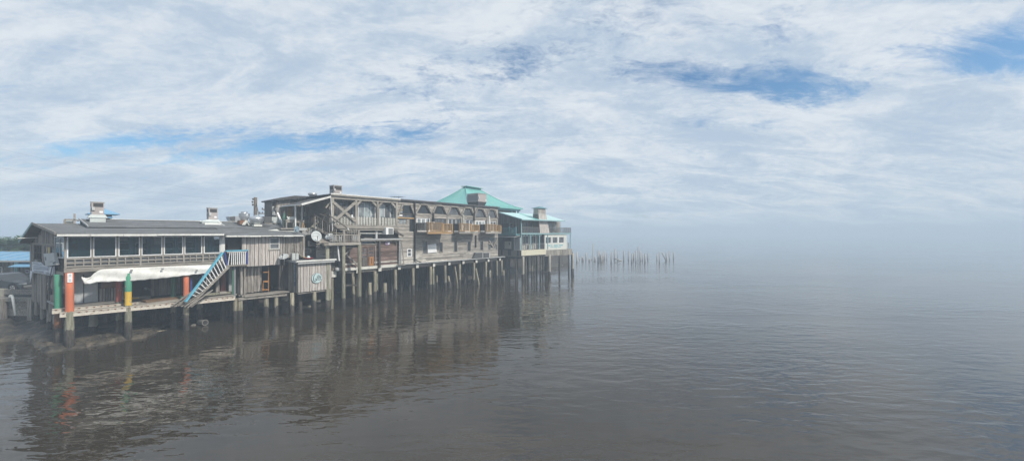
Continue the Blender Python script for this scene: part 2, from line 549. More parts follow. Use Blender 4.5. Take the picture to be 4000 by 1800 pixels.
# water
m, nt, b = newmat('bay_water')
p = geo_pos(nt, False)
patch = maprange(nt, noise(nt, mapping(nt, p, rot=(0, 0, .3), scale=(.5, 1.2, 1)), .06, 4, .6, .5), .38, .68, .20, 1.15)
w1 = noise(nt, mapping(nt, p, rot=(0, 0, -.30), scale=(.55, 1.45, 1)), 1.15, 2, .45, .5)
w2 = noise(nt, mapping(nt, p, rot=(0, 0, .25), scale=(.7, 1.3, 1)), 2.7, 2, .5, .3)
w3 = noise(nt, mapping(nt, p, rot=(0, 0, -.1), scale=(.5, 1.0, 1)), .25, 2, .5, .2)
h = mathn(nt, 'ADD', mathn(nt, 'MULTIPLY', w1, .75), mathn(nt, 'MULTIPLY', w2, .21))
h = mathn(nt, 'MULTIPLY', h, patch)
h = mathn(nt, 'ADD', h, mathn(nt, 'MULTIPLY', w3, .30))
murk = noise(nt, mapping(nt, p, scale=(.6, 1.3, 1)), .09, 6, .6, .8)
murk = maprange(nt, murk, .3, .7)
c = mixc(nt, murk, (.033, .026, .017), (.047, .038, .027))
nt.links.new(c, b.inputs['Base Color'])
b.inputs['Roughness'].default_value = .02
b.inputs['IOR'].default_value = 1.45
bump(nt, b, h, 1.0, .10)
M['water'] = m

# ================================================================== the setting
def struct(o):
    o['kind'] = 'structure'
    return o


mb = MB()
n = 40
S = 900.0
mb.add([(-S, -S, 0), (S, -S, 0), (S, S, 0), (-S, S, 0)], [(0, 1, 2, 3)])
struct(mb.build('water', M['water']))

# street on the landward side of the row
mb = MB()
top = [Vector((-120, 28.9, 2.3)), Vector((-34.6, 28.9, 2.3)), F.W(-1.0, 10.4, 2.3), F.W(75, 10.4, 2.3), F.W(80, 40, 2.3), Vector((-40, 120, 2.3)), Vector((-160, 110, 2.3))]
mb.prism(top, (0, 0, -.35))
struct(mb.build('street', M['asphalt']))

# timber seawall under the street
sw = thing('seawall', 'dark timber seawall holding up the street beside the near building', 'seawall', (-40, 28.6, 0))
z0 = 0.0
for i, (zl, zh) in enumerate(((-.6, .28), (.3, .82), (.84, 1.36), (1.38, 1.92))):
    x = -62.0
    while x < -34.6:
        x2 = min(x + R.uniform(4, 6.5), -34.6)
        P(sw, 'plank', M['wood_dark_h'] if i < 2 else M['wood_h'], 'box', FE, x + .02, x2 - .02, -5.55 + R.uniform(0, .04), -5.3, zl, zh)
        x = x2
P(sw, 'cap_beam', M['timber'], 'box', FE, -62, -34.62, -5.75, -5.25, 1.94, 2.2)
for px in (6, 120):
    u = FE.u(px, -5.8)
    P(sw, 'post', M['timber_v'], 'box', FE, u - .16, u + .16, -5.9, -5.58, -.5, 2.16)
P(sw, 'guard_rail', M['timber'], 'box', FE, FE.u(18, -5.2), -34.7, -5.24, -5.0, 2.4, 2.74)
P(sw, 'guard_post', M['concrete'], 'box', FE, FE.u(-20, -5.2), FE.u(17, -5.2), -5.26, -4.98, 2.22, 2.8)
for k in range(26):
    u = -1.0 + k * 3.0
    P(sw, 'sheet_panel', M['wood_dark'], 'box', F, u + .02, u + 2.98, 10.1, 10.38, -.8, 2.28)

pp = thing('drain_pipe', 'white drain pipe bent down the seawall above the mud', 'pipe', FE.pt(55, 1200, -6.2))
P(pp, 'pipe', M['white'], 'tube', [FE.pt(44, 1156, -5.8), FE.pt(49, 1160, -6.05), FE.pt(51, 1170, -6.1), FE.pt(61, 1232, -6.3)], .075, smooth=True)
P(pp, 'collar', M['white'], 'tube', [FE.pt(44, 1156, -5.75), FE.pt(44, 1157, -5.9)], .13, smooth=True)

# mud bank
def shore(u):
    pts = ((-40, 5.2), (-4.2, 5.6), (-3.0, 5.5), (-2.2, 5.3), (-1.7, 4.4), (-1.3, 2.0), (-1.02, -.38), (0.5, -.55), (2.2, -.48), (3.5, -.30), (4.1, .9), (5.0, 3.0), (8, 4.4), (14, 5.2), (80, 7.5))
    for (a, x), (b_, y) in zip(pts, pts[1:]):
        if a <= u <= b_: return x + (y - x) * (u - a) / (b_ - a)
    return 7.0


mb = MB()
us = [-40, -30, -22, -16, -12, -9] + [-7 + .22 * i for i in range(62)] + [7 + .6 * i for i in range(22)] + [22, 28, 36, 46, 58, 70]
vs = [-1.6 + .16 * i for i in range(26)] + [2.7 + .4 * i for i in range(20)]
def hgt(u, v):
    s = v - shore(u) + .18 * math.sin(u * 2.3) * math.sin(v * 1.7 + u) + .07 * math.sin(u * 7.1 + v * 5)
    if s <= 0: return max(-.6, -.04 + .9 * s)
    h = .26 * (1 - math.exp(-s / .16)) + min(s, 8) * (.055 if u > -2.2 else .12)
    return h - .04 + .05 * math.sin(u * 3.1 + 1) * math.sin(v * 2.7) + R.uniform(-.035, .035)
V = [F.W(u, v, hgt(u, v)) for u in us for v in vs]
nv = len(vs)
mb.add(V, [(i * nv + j, (i + 1) * nv + j, (i + 1) * nv + j + 1, i * nv + j + 1) for i in range(len(us) - 1) for j in range(nv - 1)], r=.5)
struct(mb.build('mud_bank', M['mud'], smooth=True))


mb = MB()                                               # oyster shell and rubble strewn over the mud
for k in range(900):
    u = R.uniform(-1.6, 9.5); v = shore(u) + abs(R.gauss(0, 1.3)) + .02
    if v > 8.5: continue
    c = F.W(u, v, hgt(u, v) + .01); q = R.uniform(.02, .075) * (1.8 if R.random() < .06 else 1)
    V = [c + Vector((R.uniform(-1, 1) * q * 1.6, R.uniform(-1, 1) * q * 1.6, R.uniform(-.2, .9) * q)) for _ in range(4)]
    mb.add(V, [(0, 1, 2), (0, 2, 3), (0, 3, 1), (1, 3, 2)])
sh = mb.build('shell_rubble', M['rubble'], kind='stuff')


def rock(px, py, v, s, label, name='rock', mat='rock', cat='rock', grp='stones and debris on the mud'):
    c = F.pt(px, py, v)
    mb = MB()
    V, Fc = [], []
    rings, seg = 5, 8
    for i in range(rings + 1):
        t = math.pi * i / rings
        for k in range(seg):
            a = 2 * math.pi * k / seg
            q = 1 + R.uniform(-.22, .22)
            V.append(c + Vector((s * 1.3 * math.sin(t) * math.cos(a) * q, s * math.sin(t) * math.sin(a) * q, s * .75 * math.cos(t) * q)))
    for i in range(rings):
        for k in range(seg):
            Fc.append((i * seg + k, (i + 1) * seg + k, (i + 1) * seg + (k + 1) % seg, i * seg + (k + 1) % seg))
    mb.add(V, Fc)
    return tag(mb.build(name, M[mat], loc=c), label, cat, grp)


rock(528, 1289, 2.0, .26, 'angular grey stone on the mud right of the yellow post')
rock(588, 1285, 2.6, .2, 'rounded stone at the foot of the paired dark piles')
rock(1005, 1243, 1.2, .17, 'pale rounded stone in shallow water under the middle walkway')
rock(757, 1271, 1.5, .14, 'small stone beside the barrel under the stairs')
rock(1243, 1175, 3.5, .22, 'stone on the mud under the hut')


def log(px0, py0, px1, py1, v, rad, label, mat='pile', name='log'):
    a, b_ = F.pt(px0, py0, v), F.pt(px1, py1, v)
    mb = MB(); mb.tube([a, a.lerp(b_, .5) + Vector((0, 0, .03)), b_], [rad, rad * .95, rad * .85], 9, wob=.08)
    return tag(mb.build(name, M[mat], loc=a, smooth=True), label, 'log')


log(1163, 1206, 1212, 1199, 2.2, .2, 'pale thick log floating under the hut')
log(672, 1268, 765, 1240, 3.2, .11, 'thin dark timber slanting down under the stairs', 'pile_dark')
log(600, 1298, 652, 1292, 1.2, .08, 'thin pale log lying at the mud edge')
log(2118, 1062, 2134, 1063, -1.5, .09, 'short dark log floating beside the far house pile', 'pile_dark')
br_ = thing('barrel', 'pale open drum lying in the shallow water under the stairs', 'barrel', F.pt(797, 1257, 1.2))
a = F.pt(781, 1257, 1.6); b_ = F.pt(801, 1259, .7)
P(br_, 'drum', M['rock'], 'tube', [a, a.lerp(b_, .5), b_], .2, 14, smooth=True, caps=False)
P(br_, 'rim', M['rock'], 'tube', [b_.lerp(a, .05), b_ + (b_ - a) * .03], .22, 14)
P(br_, 'inside', M['dark'], 'tube', [b_ + (b_ - a) * .031, b_ + (b_ - a) * .036], .16, 14)  # near-black disc painted for the shade in the drum mouth


# ------------------------------------------------------------------ shared builders
def pile(parent, fr, u, v, top, rad=.15, secs=None, tide=None, lean=(0, 0), bottom=-.7, name='pile', n=10, label=None):
    tide = (1.0 + R.uniform(-.2, .15)) if tide is None else tide
    secs = secs or [(top, 'pile')]
    zs = [bottom, min(tide, top - .1)]; ms = ['barnacle']
    for (z, mname) in secs:
        if z > zs[-1] + .01:
            if z - zs[-1] > 1.2:
                zs.append((zs[-1] + z) / 2); ms.append(mname)
            zs.append(z); ms.append(mname)
    names = list(dict.fromkeys(ms))
    pts = []
    for z in zs:
        k = (z - bottom) / max(top - bottom, .1)
        pts.append(fr.W(u + lean[0] * k, v + lean[1] * k, z))
    rads = [rad * (1.12 if i < 2 else 1.0) * R.uniform(.97, 1.03) for i in range(len(zs))]
    mb = MB()
    mb.tube(pts, rads, n, [names.index(x) for x in ms], wob=.035)
    for i in range(len(mb.v)):                         # ragged tide line and paint edges
        rg = i // n
        if 0 < rg < len(zs) - 1:
            x, y, z = mb.v[i]; mb.v[i] = (x, y, z + R.uniform(-.1, .1) * (1 if rg == 1 else .25))
    o = mb.build(name, [M[x] for x in names], parent, smooth=True)
    if label: o['label'] = label
    return o


def window(parent, fr, u0, u1, z0, z1, v, fm='white_frame', gm='glass_dark', fw=.06, th=.08, mull=(), rails=(), name='window', gback=.03):
    m_ = MB()
    m_.box(fr, u0, u0 + fw, v, v + th, z0, z1); m_.box(fr, u1 - fw, u1, v, v + th, z0, z1)
    m_.box(fr, u0 + fw, u1 - fw, v, v + th, z0, z0 + fw); m_.box(fr, u0 + fw, u1 - fw, v, v + th, z1 - fw, z1)
    for t in mull:
        u = u0 + (u1 - u0) * t
        m_.box(fr, u - fw * .45, u + fw * .45, v + .006, v + th - .006, z0 + fw, z1 - fw)
    for t in rails:
        z = z0 + (z1 - z0) * t
        m_.box(fr, u0 + fw, u1 - fw, v + .003, v + th - .003, z - fw * .42, z + fw * .42)
    f = m_.build(name, M[fm], parent)
    P(f, 'pane', M[gm], 'box', fr, u0 + fw * .5, u1 - fw * .5, v + gback, v + gback + .015, z0 + fw * .5, z1 - fw * .5)
    return f


def boards_v(parent, fr, u0, u1, z0, z1, v, th=.03, w=.2, mat='wood_v', name='board', ztop=None, ragged=.0, gap=.032, skip=()):
    """upright boards, each an object; ztop(u) gives a sloping head"""
    u = u0
    while u < u1 - .03:
        ww = min(w * R.uniform(.82, 1.2), u1 - u)
        if u1 - u - ww < .06: ww = u1 - u
        a, b_ = u + gap / 2, u + ww - gap / 2
        if not any(s0 <= (a + b_) / 2 <= s1 for s0, s1 in skip):
            za, zb = (ztop(a), ztop(b_)) if ztop else (z1, z1)
            lo = z0 + (R.uniform(-ragged, ragged) if ragged else 0)
            dv = R.uniform(-.008, .008)
            t = R.uniform(-.006, .006)
            w_ = fr.W
            s_ = 1 if th > 0 else -1
            P(parent, name, M[mat] if isinstance(mat, str) else mat(R), 'hexa',
              [w_(a + t, v + dv, lo), w_(b_ + t, v + dv, lo + R.uniform(-.01, .01)), w_(b_ + t, v + dv + th, lo), w_(a + t, v + dv + th, lo),
               w_(a, v + dv, za), w_(b_, v + dv, zb), w_(b_, v + dv + th, zb), w_(a, v + dv + th, za)])
        u += ww


def railing(parent, fr, a, b_, h, n, rail='tan_h', bal='tan', rw=.09, bw=.045, post=True, bottom=True, pw=.1):
    """a, b_ are (u, v, z) of the floor line; makes rails, balusters, end posts as parts"""
    A, B = fr.W(*a), fr.W(*b_)
    up = Vector((0, 0, 1))
    P(parent, 'top_rail', M[rail], 'beam', A + up * h, B + up * h, rw * 1.4, rw * .6)
    if bottom: P(parent, 'bottom_rail', M[rail], 'beam', A + up * .12, B + up * .12, rw * .6, rw * .8)
    if post:
        for q in (A, B):
            P(parent, 'rail_post', M[bal], 'beam', q - up * .1, q + up * (h - rw * .31), pw, pw)
    for k in range(n):
        q = A.lerp(B, (k + .5) / n)
        j = Vector((R.uniform(-.008, .008), 0, 0))
        P(parent, 'baluster', M[bal], 'beam', q + up * (.165 if bottom else .0), q + up * (h - rw * .31) + j, bw, bw)


def text(parent, body, size, p, right, up, mat, ext=.004, align='CENTER', name='lettering', squeeze=1.0):
    cu = bpy.data.curves.new(name, 'FONT')
    cu.body = body; cu.size = size; cu.extrude = ext; cu.align_x = align; cu.align_y = 'CENTER'
    tmp = bpy.data.objects.new('tmp_text', cu)
    COL.objects.link(tmp)
    bpy.context.view_layer.update()
    me = bpy.data.meshes.new_from_object(tmp.evaluated_get(bpy.context.evaluated_depsgraph_get()))
    bpy.data.objects.remove(tmp); bpy.data.curves.remove(cu)
    me.name = name
    me.materials.clear(); me.materials.append(M[mat])
    o = bpy.data.objects.new(name, me)
    COL.objects.link(o)
    from mathutils import Matrix
    r_ = Vector(right).normalized(); u_ = Vector(up).normalized(); n_ = r_.cross(u_)
    mt = Matrix((r_ * squeeze, u_, n_)).transposed().to_4x4()
    mt.translation = Vector(p) - (LOC[parent.name] if parent else Vector())
    o.parent = parent
    o.matrix_local = mt
    LOC[o.name] = LOC[parent.name]
    return o


UPV = Vector((0, 0, 1))


def one(name, label, cat, mat, fn, *a, group=None, smooth=False, **k):
    m_ = MB(); getattr(m_, fn)(*a, **k)
    zs = [v[2] for v in m_.v]; n_ = len(m_.v)
    c_ = (sum(v[0] for v in m_.v) / n_, sum(v[1] for v in m_.v) / n_, min(zs))
    return tag(m_.build(name, M[mat], loc=c_, smooth=smooth), label, cat, group)


OUT = Vector((-F.nx, -F.ny, 0))                    # outward from the facades, towards the water
ALONG = Vector((F.ux, F.uy, 0))

# ================================================================== near building
A = thing('restaurant_building', 'long low weathered wooden building with shingled roof and a row of porch windows', 'building', F.W(4, 3, 0))
FLOOR, DECK = 4.72, 2.2

# --- roof
EL = FL.W(-.85, 0, 6.96) - ALONG * .5
RL = FL.W(5.4, 0, 7.63) - ALONG * .5
BL = FL.W(9.85, 0, 6.33) - ALONG * .5
uE = 7.75
dn = Vector((0, 0, -.10))
P(A, 'roof_slope', M['shingle'], 'prism', [EL, F.W(uE, -.8, 6.93), F.W(uE, 4.6, 7.62), RL], dn)
P(A, 'roof_slope', M['shingle'], 'prism', [RL + UPV * .004, F.W(uE, 4.6, 7.624), F.W(uE, 10.2, 6.35), BL], dn)
mu0, mu1 = F.u(876, -.5), 13.55
P(A, 'roof_slope', M['shingle'], 'prism', [F.W(mu0, -.5, 6.80), F.W(mu1, -.5, 6.80), F.W(mu1, 2.3, 7.40), F.W(uE + .01, 2.3, 7.40), F.W(uE + .01, -.4, 6.82)], dn)
ur, ub = F.u(310, 5.0), F.u(345, 2.2)
P(A, 'upper_roof_slope', M['shingle'], 'prism', [F.W(ub, 2.2, 7.43), F.W(mu1, 2.2, 7.44), F.W(mu1, 5.0, 7.97), F.W(ur, 5.0, 7.97)], dn * .6)
P(A, 'upper_roof_slope', M['shingle'], 'prism', [F.W(ur, 5.004, 7.975), F.W(mu1, 5.004, 7.975), F.W(mu1, 8.0, 7.4), F.W(ub, 8.0, 7.4)], dn * .6)
P(A, 'gable_end', M['wood_dark'], 'prism', [F.W(ub + .1, 2.45, 7.36), F.W(ur + .12, 5.0, 7.88), F.W(ub + .1, 7.7, 7.36)], ALONG * .08)
P(A, 'verge_trim', M['pale_grey'], 'beam', F.W(ub - .02, 2.17, 7.44), F.W(ur - .02, 4.99, 7.985), .05, .1)
P(A, 'ridge_cap', M['white'], 'beam', F.W(F.u(430, 5), 5.0, 7.99), F.W(F.u(925, 5), 5.0, 7.99), .32, .035)
P(A, 'verge_board', M['timber'], 'beam', EL + UPV * .0 - ALONG * .03, RL - ALONG * .03, .04, .16)
P(A, 'verge_board', M['teal_pale'], 'beam', RL - ALONG * .035, BL - ALONG * .035, .04, .16)
P(A, 'soffit', M['wood_dark_h'], 'prism', [EL + UPV * -.12, F.W(-.1, -.1, 6.90), FL.W(5.4, 0, 7.50), RL + UPV * -.12], UPV * -.02)
P(A, 'soffit', M['wood_dark_h'], 'prism', [RL + UPV * -.14, FL.W(5.4, 0, 7.49), FL.W(9.6, 0, 6.28), BL + UPV * -.12], UPV * -.02)
for k in range(5):
    a, b_ = F.uz(221 + k * 131, 0, -.85)[0], F.uz(221 + (k + 1) * 131, 0, -.85)[0]
    P(A, 'gutter', M['white'], 'box', F, a + .01, b_ - .01, -.9 + R.uniform(-.015, .015), -.815, 6.80 + R.uniform(-.012, .012), 6.915)
for k in range(7):
    a = mu0 + (mu1 - mu0 - .25) * k / 7; b_ = mu0 + (mu1 - mu0 - .25) * (k + 1) / 7
    P(A, 'gutter', M['white'], 'box', F, a + .012, b_ - .012, -.62, -.515, 6.69 + R.uniform(-.012, .012), 6.79)
P(A, 'roof_patch', M['off_white'], 'prism', [F.W(F.u(1048, 1.2), 1.2, 7.19), F.W(F.u(1165, .7), .7, 7.08), F.W(F.u(1175, 1.2), 1.2, 7.19), F.W(F.u(1080, 1.7), 1.7, 7.30)], UPV * .02)
P(A, 'roof_patch', M['felt'], 'prism', [F.W(F.u(930, 3.2), 3.2, 7.66), F.W(F.u(1015, 2.4), 2.4, 7.50), F.W(F.u(1060, 2.8), 2.8, 7.57), F.W(F.u(1000, 4.6), 4.6, 7.92)], UPV * .012)

# --- porch
u_c = F.u(255, 0)
P(A, 'header_beam', M['timber'], 'box', F, u_c, F.u(878, 0), -.06, .1, 6.775, 6.93)
wins = ((261, 358), (363, 455), (462, 547), (552, 634), (640, 715), (720, 789), (796, 861))
for i, (a, b_) in enumerate(wins):
    w = window(A, F, F.u(a, 0), F.u(b_, 0), 5.47, 6.765, -.03, fm='white_clean', gm='glass_porch', fw=.055)
posts = [255.5] + [(wins[i][1] + wins[i + 1][0]) / 2 for i in range(6)]
for px in posts:
    u = F.u(px, 0)
    P(A, 'porch_post', M['timber_v'], 'box', F, u - .045, u + .045, -.035, .07, 4.86, 6.773)
P(A, 'white_pillar', M['white'], 'box', F, F.u(862, 0), F.u(878, 0), -.05, .12, 4.62, 6.773)
P(A, 'railing_backing', M['mid_grey'], 'box', F, u_c + .06, F.u(861, 0), .085, .11, 4.86, 5.46)
for z in (5.40, 5.14, 4.93):
    P(A, 'porch_rail', M['timber'], 'box', F, u_c + .05, F.u(861, 0), -.03, .03, z - .035, z + .035)
for i, (a, b_) in enumerate(wins):
    for t in (.33, .68):
        u = F.u(a + (b_ - a) * t, 0)
        P(A, 'railing_stud', M['timber_v'], 'box', F, u - .03, u + .03, -.026, .08, 4.965, 5.365)
P(A, 'floor_beam', M['timber'], 'box', F, u_c - .06, F.u(880, 0), -.1, .1, 4.60, 4.855)
P(A, 'floor_joist', M['timber'], 'box', F, u_c + .1, F.u(880, 0), .14, .3, 4.40, 4.58)
P(A, 'porch_floor', M['wood_dark_h'], 'box', F, u_c, F.u(960, 0), .12, 9.0, 4.585, 4.70)
P(A, 'porch_ceiling', M['wood_dark_h'], 'box', F, u_c, uE, .1, 3.4, 6.78, 6.80)
# inner wall behind the glass
P(A, 'inner_wall', M['teal_wall'], 'box', F, .2, 3.2, 2.6, 2.7, 4.72, 6.78)
P(A, 'inner_wall', M['pale_grey'], 'box', F, 3.2, uE, 2.6, 2.7, 4.72, 6.78)
P(A, 'notice_board', M['plywood'], 'box', F, F.u(280, 1.2), F.u(303, 1.2), 1.2, 1.25, 5.72, 6.32)
for px in (512, 582, 690, 768, 823):
    u = F.u(px, 1.4)
    P(A, 'inner_post', M['blue_post'], 'box', F, u - .1, u + .1, 1.4, 1.6, 4.72, 6.77)
for px in (480, 555, 655, 700, 745):
    u = F.u(px, 2.5)
    window(A, F, u - .35, u + .35, 5.3, 6.3, 2.52, fm='white', gm='glass_dark', rails=(.5,))
for (a, b_, z) in ((466, 500, 6.45), (602, 632, 6.2), (798, 815, 6.5)):
    P(A, 'blind', M['off_white'], 'box', F, F.u(a, .3), F.u(b_, .3), .3, .32, z, 6.76)
# porch end (left side)
P(A, 'end_window', M['white_frame'], 'box', FL, .12, 2.45, -.02, .04, 5.44, 5.5)
P(A, 'end_window', M['white_frame'], 'box', FL, .12, 2.45, -.02, .04, 6.70, 6.76)
for t in (.12, 1.22, 2.4):
    P(A, 'end_mullion', M['white_frame'], 'box', FL, t - .03, t + .03, -.015, .035, 5.505, 6.695)
P(A, 'end_pane', M['glass_porch'], 'box', FL, .15, 2.42, 0, .012, 5.5, 6.7)
P(A, 'end_railing_backing', M['wood_dark'], 'box', FL, .06, 2.5, -.06, -.02, 4.6, 5.43)
for k in range(6):
    u = .25 + k * .4
    P(A, 'end_baluster', M['wood_dark'], 'box', FL, u - .05, u + .05, -.012, .03, 4.72, 5.42)
P(A, 'end_floor_beam', M['timber'], 'box', FL, .1, 9.5, -.05, .06, 4.42, 4.60)

# --- left gable wall
def gz(t):
    a = (5.4, 7.50); b_ = (9.6, 6.25); c_ = (-.2, 6.92)
    return c_[1] + (a[1] - c_[1]) * (t - c_[0]) / (a[0] - c_[0]) if t < a[0] else a[1] + (b_[1] - a[1]) * (t - a[0]) / (b_[0] - a[0])
g0, g1 = 2.5, 9.45
wz0, wz1 = 5.05, 6.15
boards_v(A, FL, g0, g1, 6.2, 7, .0, th=-.04, w=.22, ztop=lambda t: gz(t) - .02, mat='wood_v')
boards_v(A, FL, g0, g1, 4.62, wz0 - .06, .0, th=-.04, w=.22, mat='wood_v')
P(A, 'gable_backing', M['dark'], 'box', FL, g0 + .02, g1, -.3, -.26, 4.62, 6.3)
def ft(px): return FL.u(px, 0)
for (a, b_, gm, fm) in ((163, 134, 'glass_dark', 'wood_dark'), (212, 172, 'glass_pale', 'wood_v')):
    window(A, FL, ft(a), ft(b_), wz0, wz1, -.06, fm=fm, gm=gm, fw=.08, mull=(.33, .66), rails=(.5,), gback=-.0)
P(A, 'blind', M['amber'], 'box', FL, ft(192), ft(180), -.03, -.02, 5.62, 6.08)
for (a, b_) in ((g0, ft(213)), (ft(171.5), ft(163.5)), (ft(133.5), g1)):
    boards_v(A, FL, a, b_, wz0 - .06, 6.19, .0, th=-.04, w=.2)
P(A, 'window_head', M['timber'], 'box', FL, g0, g1 - .1, .003, .05, 6.16, 6.28)
P(A, 'corner_board', M['timber_v'], 'box', FL, g1, g1 + .35, -.1, .04, 3.4, 6.28)
for k in range(3):
    P(A, 'louvre', M['dark'], 'box', FL, ft(160), ft(152), .004, .03, 6.86 + k * .13, 6.93 + k * .13)
P(A, 'conduit', M['white'], 'tube', [FL.W(ft(150), .05, 6.66), FL.W(ft(150), .9, 6.62)], .03)
# lower left wall, ragged
boards_v(A, FL, .9, 2.4, 2.55, 4.41, .0, th=-.05, w=.2, mat='wood_dark', ragged=.1)
boards_v(A, FL, 2.4, 4.6, 2.4, 4.41, -.02, th=-.05, w=.26, mat=lambda r: M[r.choice(['wood_v', 'wood_dark', 'timber_v'])], ragged=.12)
boards_v(A, FL, 4.6, 6.4, 1.9, 4.41, .06, th=-.05, w=.5, mat='wood_v', ragged=.05)
boards_v(A, FL, 6.4, 9.5, 2.1, 4.41, .0, th=-.05, w=.28, mat='wood_v', ragged=.12)
boards_v(A, FL, 1.0, 3.6, 1.85, 2.42, .12, th=-.04, w=.2, mat='wood_v', ragged=.05)
P(A, 'sill', M['pale_grey'], 'beam', FL.W(.9, .14, 2.5), FL.W(3.8, .1, 2.55), .1, .07)
for t in (4.9, 3.2, 6.9, 8.8):
    pile(A, FL, t, -.15, 2.3, .13, [(2.3, 'timber_v')])

# --- lower front walls (set back on the deck)
V2 = 2.8
def U2(px): return F.u(px, V2)
ztop2 = 4.40
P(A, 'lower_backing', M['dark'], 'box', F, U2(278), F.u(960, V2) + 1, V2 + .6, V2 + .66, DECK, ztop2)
VP = 1.5
for (a, b_) in ((283, 325), (329, 382)):
    P(A, 'sheet_panel', M['grey_panel'], 'box', F, F.u(a, VP), F.u(b_, VP), VP, VP + .04, DECK + .3, ztop2)
    P(A, 'panel_edge', M['pale_grey'], 'box', F, F.u(b_, VP) - .05, F.u(b_, VP), VP - .03, VP - .003, DECK + .3, ztop2)
boards_v(A, F, u_c + .25, F.u(282, VP), DECK + .1, ztop2, VP - .3, w=.18, mat='wood_v')
P(A, 'panel_sill', M['timber'], 'box', F, u_c + .3, F.u(462, VP), VP - .2, VP - .04, DECK + .12, DECK + .28)
P(A, 'plywood_panel', M['plywood'], 'box', F, F.u(394, VP), F.u(460, VP), VP, VP + .04, 3.32, ztop2)
boards_v(A, F, F.u(388, VP), F.u(486, VP), DECK + .25, 3.30, VP + .01, w=.12, mat='wood_v')
boards_v(A, F, U2(588), U2(702), DECK + .15, ztop2, V2 - .05, w=.23, mat='wood_v')
P(A, 'threshold', M['timber'], 'box', F, U2(490), U2(588), V2 - .05, V2 + .05, DECK + .02, DECK + .22)
one('plank', 'yellow plank lying on the lower deck right of the yellow post', 'plank', 'yellow', 'beam', F.pt(478, 1168, 1.6), F.pt(541, 1163, 2.0), .1, .08)
jm = thing('scrap_heap', 'jumble of pale scrap pieces inside the dark lower doorway', 'scrap', F.pt(575, 1160, V2 + .4))
for k in range(5):
    P(jm, 'scrap_piece', M['pale_grey'] if k % 2 else M['mid_grey'], 'beam', F.pt(560 + 6 * k, 1115 + R.uniform(0, 18), V2 + .4), F.pt(566 + 6 * k, 1122 + R.uniform(0, 18), V2 + .4), .12, .1)
boards_v(A, F, F.u(842, 1.2), F.u(858, 1.2), DECK, 4.4, 1.2, w=.2, mat='wood_v')
boards_v(A, F, F.u(893, 1.4), F.u(908, 1.4), DECK, 4.4, 1.4, w=.35, mat='grey_panel')

# --- deck, steel beams
for k in range(14):
    v = .02 + k * .2
    P(A, 'deck_plank', M['timber'], 'box', F, F.u(262, v) - .2 + R.uniform(-.15, .1), 8.6 + R.uniform(-.1, .1), v + .008, v + .192, DECK - .07, DECK + R.uniform(-.008, .008))
def ibeam(px0, px1, py0, py1, v, name='steel_beam', mat='rust_white', h=.28):
    a, b_ = F.pt(px0, py0, v), F.pt(px1, py1, v)
    m_ = MB()
    m_.beam(a + UPV * h * .46, b_ + UPV * h * .46, .2, h * .1); m_.beam(a - UPV * h * .46, b_ - UPV * h * .46, .2, h * .1)
    m_.beam(a, b_, .14, h * .82)
    nst = max(3, int((b_ - a).length / .3))
    for k in range(nst):
        q = a.lerp(b_, (k + .5) / nst) + OUT * .075
        m_.prism([q + ALONG * -.07 + UPV * h * .40, q + ALONG * .07 + UPV * h * .40, q + UPV * h * .12], OUT * .03, 1)
    return m_.build(name, [M[mat], M['rust']], A)
ibeam(233, 660, 1230, 1191, -.16)
ibeam(771, 918, 1178, 1163, -.16)
ibeam(660, 771, 1191.5, 1178.5, -.05)
ibeam(203, 540, 1216, 1188, .55)
for k in range(9):
    P(A, 'deck_joist', M['wood_dark_h'], 'box', F, .3 + k * .95, .42 + k * .95, .1, 8.5, DECK - .3, DECK - .08)
P(A, 'cross_beam', M['timber'], 'box', F, .4, 8.8, 1.6, 1.85, DECK - .55, DECK - .32)
one('plank', 'wide brown plank lying on the lower deck left of the stairs', 'plank', 'plywood', 'beam', F.pt(560, 1178, .8), F.pt(690, 1163, 1.2), .7, .16)
one('plank', 'short green plank at the foot of the faded green post', 'plank', 'green_worn', 'beam', F.pt(668, 1162, 1.4), F.pt(716, 1160, 1.4), .3, .12)
one('plank', 'pale green plank on the lower deck under the landing', 'plank', 'pile_green', 'beam', F.pt(775, 1152, .35), F.pt(905, 1141, .5), .5, .12)
one('crate', 'low timber crate on the deck under the landing', 'crate', 'timber', 'box', F, F.u(858, .2), F.u(884, .2), .15, .55, DECK + .12, DECK + .28)
# painted posts and piles
post_secs = [
    (228, 1.0, 4.45, .17, [(2.2, 'rust'), (4.45, 'green')], 'green painted post with worn base'),
    (272, -.12, 4.58, .185, [(1.9, 'pile_green'), (2.25, 'pile_green'), (4.58, 'orange')], 'bright orange painted post'),
    (464, 1.1, 4.4, .15, [(2.4, 'pile_green'), (4.4, 'red_worn')], 'peeling red and white post'),
    (501, -.1, 4.35, .165, [(2.25, 'pile_green'), (3.15, 'yellow'), (4.35, 'green')], 'post painted green above yellow'),
    (677, 1.6, 4.4, .15, [(2.2, 'pile'), (4.4, 'green_worn')], 'faded dark green post'),
    (727, .0, 4.4, .165, [(2.2, 'pile'), (4.4, 'orange')], 'orange post behind the stairs'),
    (872, 1.6, 4.4, .17, [(2.2, 'pile_dark'), (4.4, 'dark_red')], 'dark red post under the landing'),
]
for (px, v, zt, rad, secs, lab) in post_secs:
    pile(A, F, F.u(px, v), v, zt, rad, secs, tide=1.15, name='post', label=lab, n=14)
P(A, 'paper_notice', M['white_clean'], 'box', F, F.u(263, -.33), F.u(283, -.33), -.335, -.325, 4.02, 4.57)
for z in (4.46, 4.38, 4.2, 4.12):
    P(A, 'notice_print', M['print'], 'box', F, F.u(268, -.34), F.u(278, -.34), -.341, -.337, z - .02, z + .015)
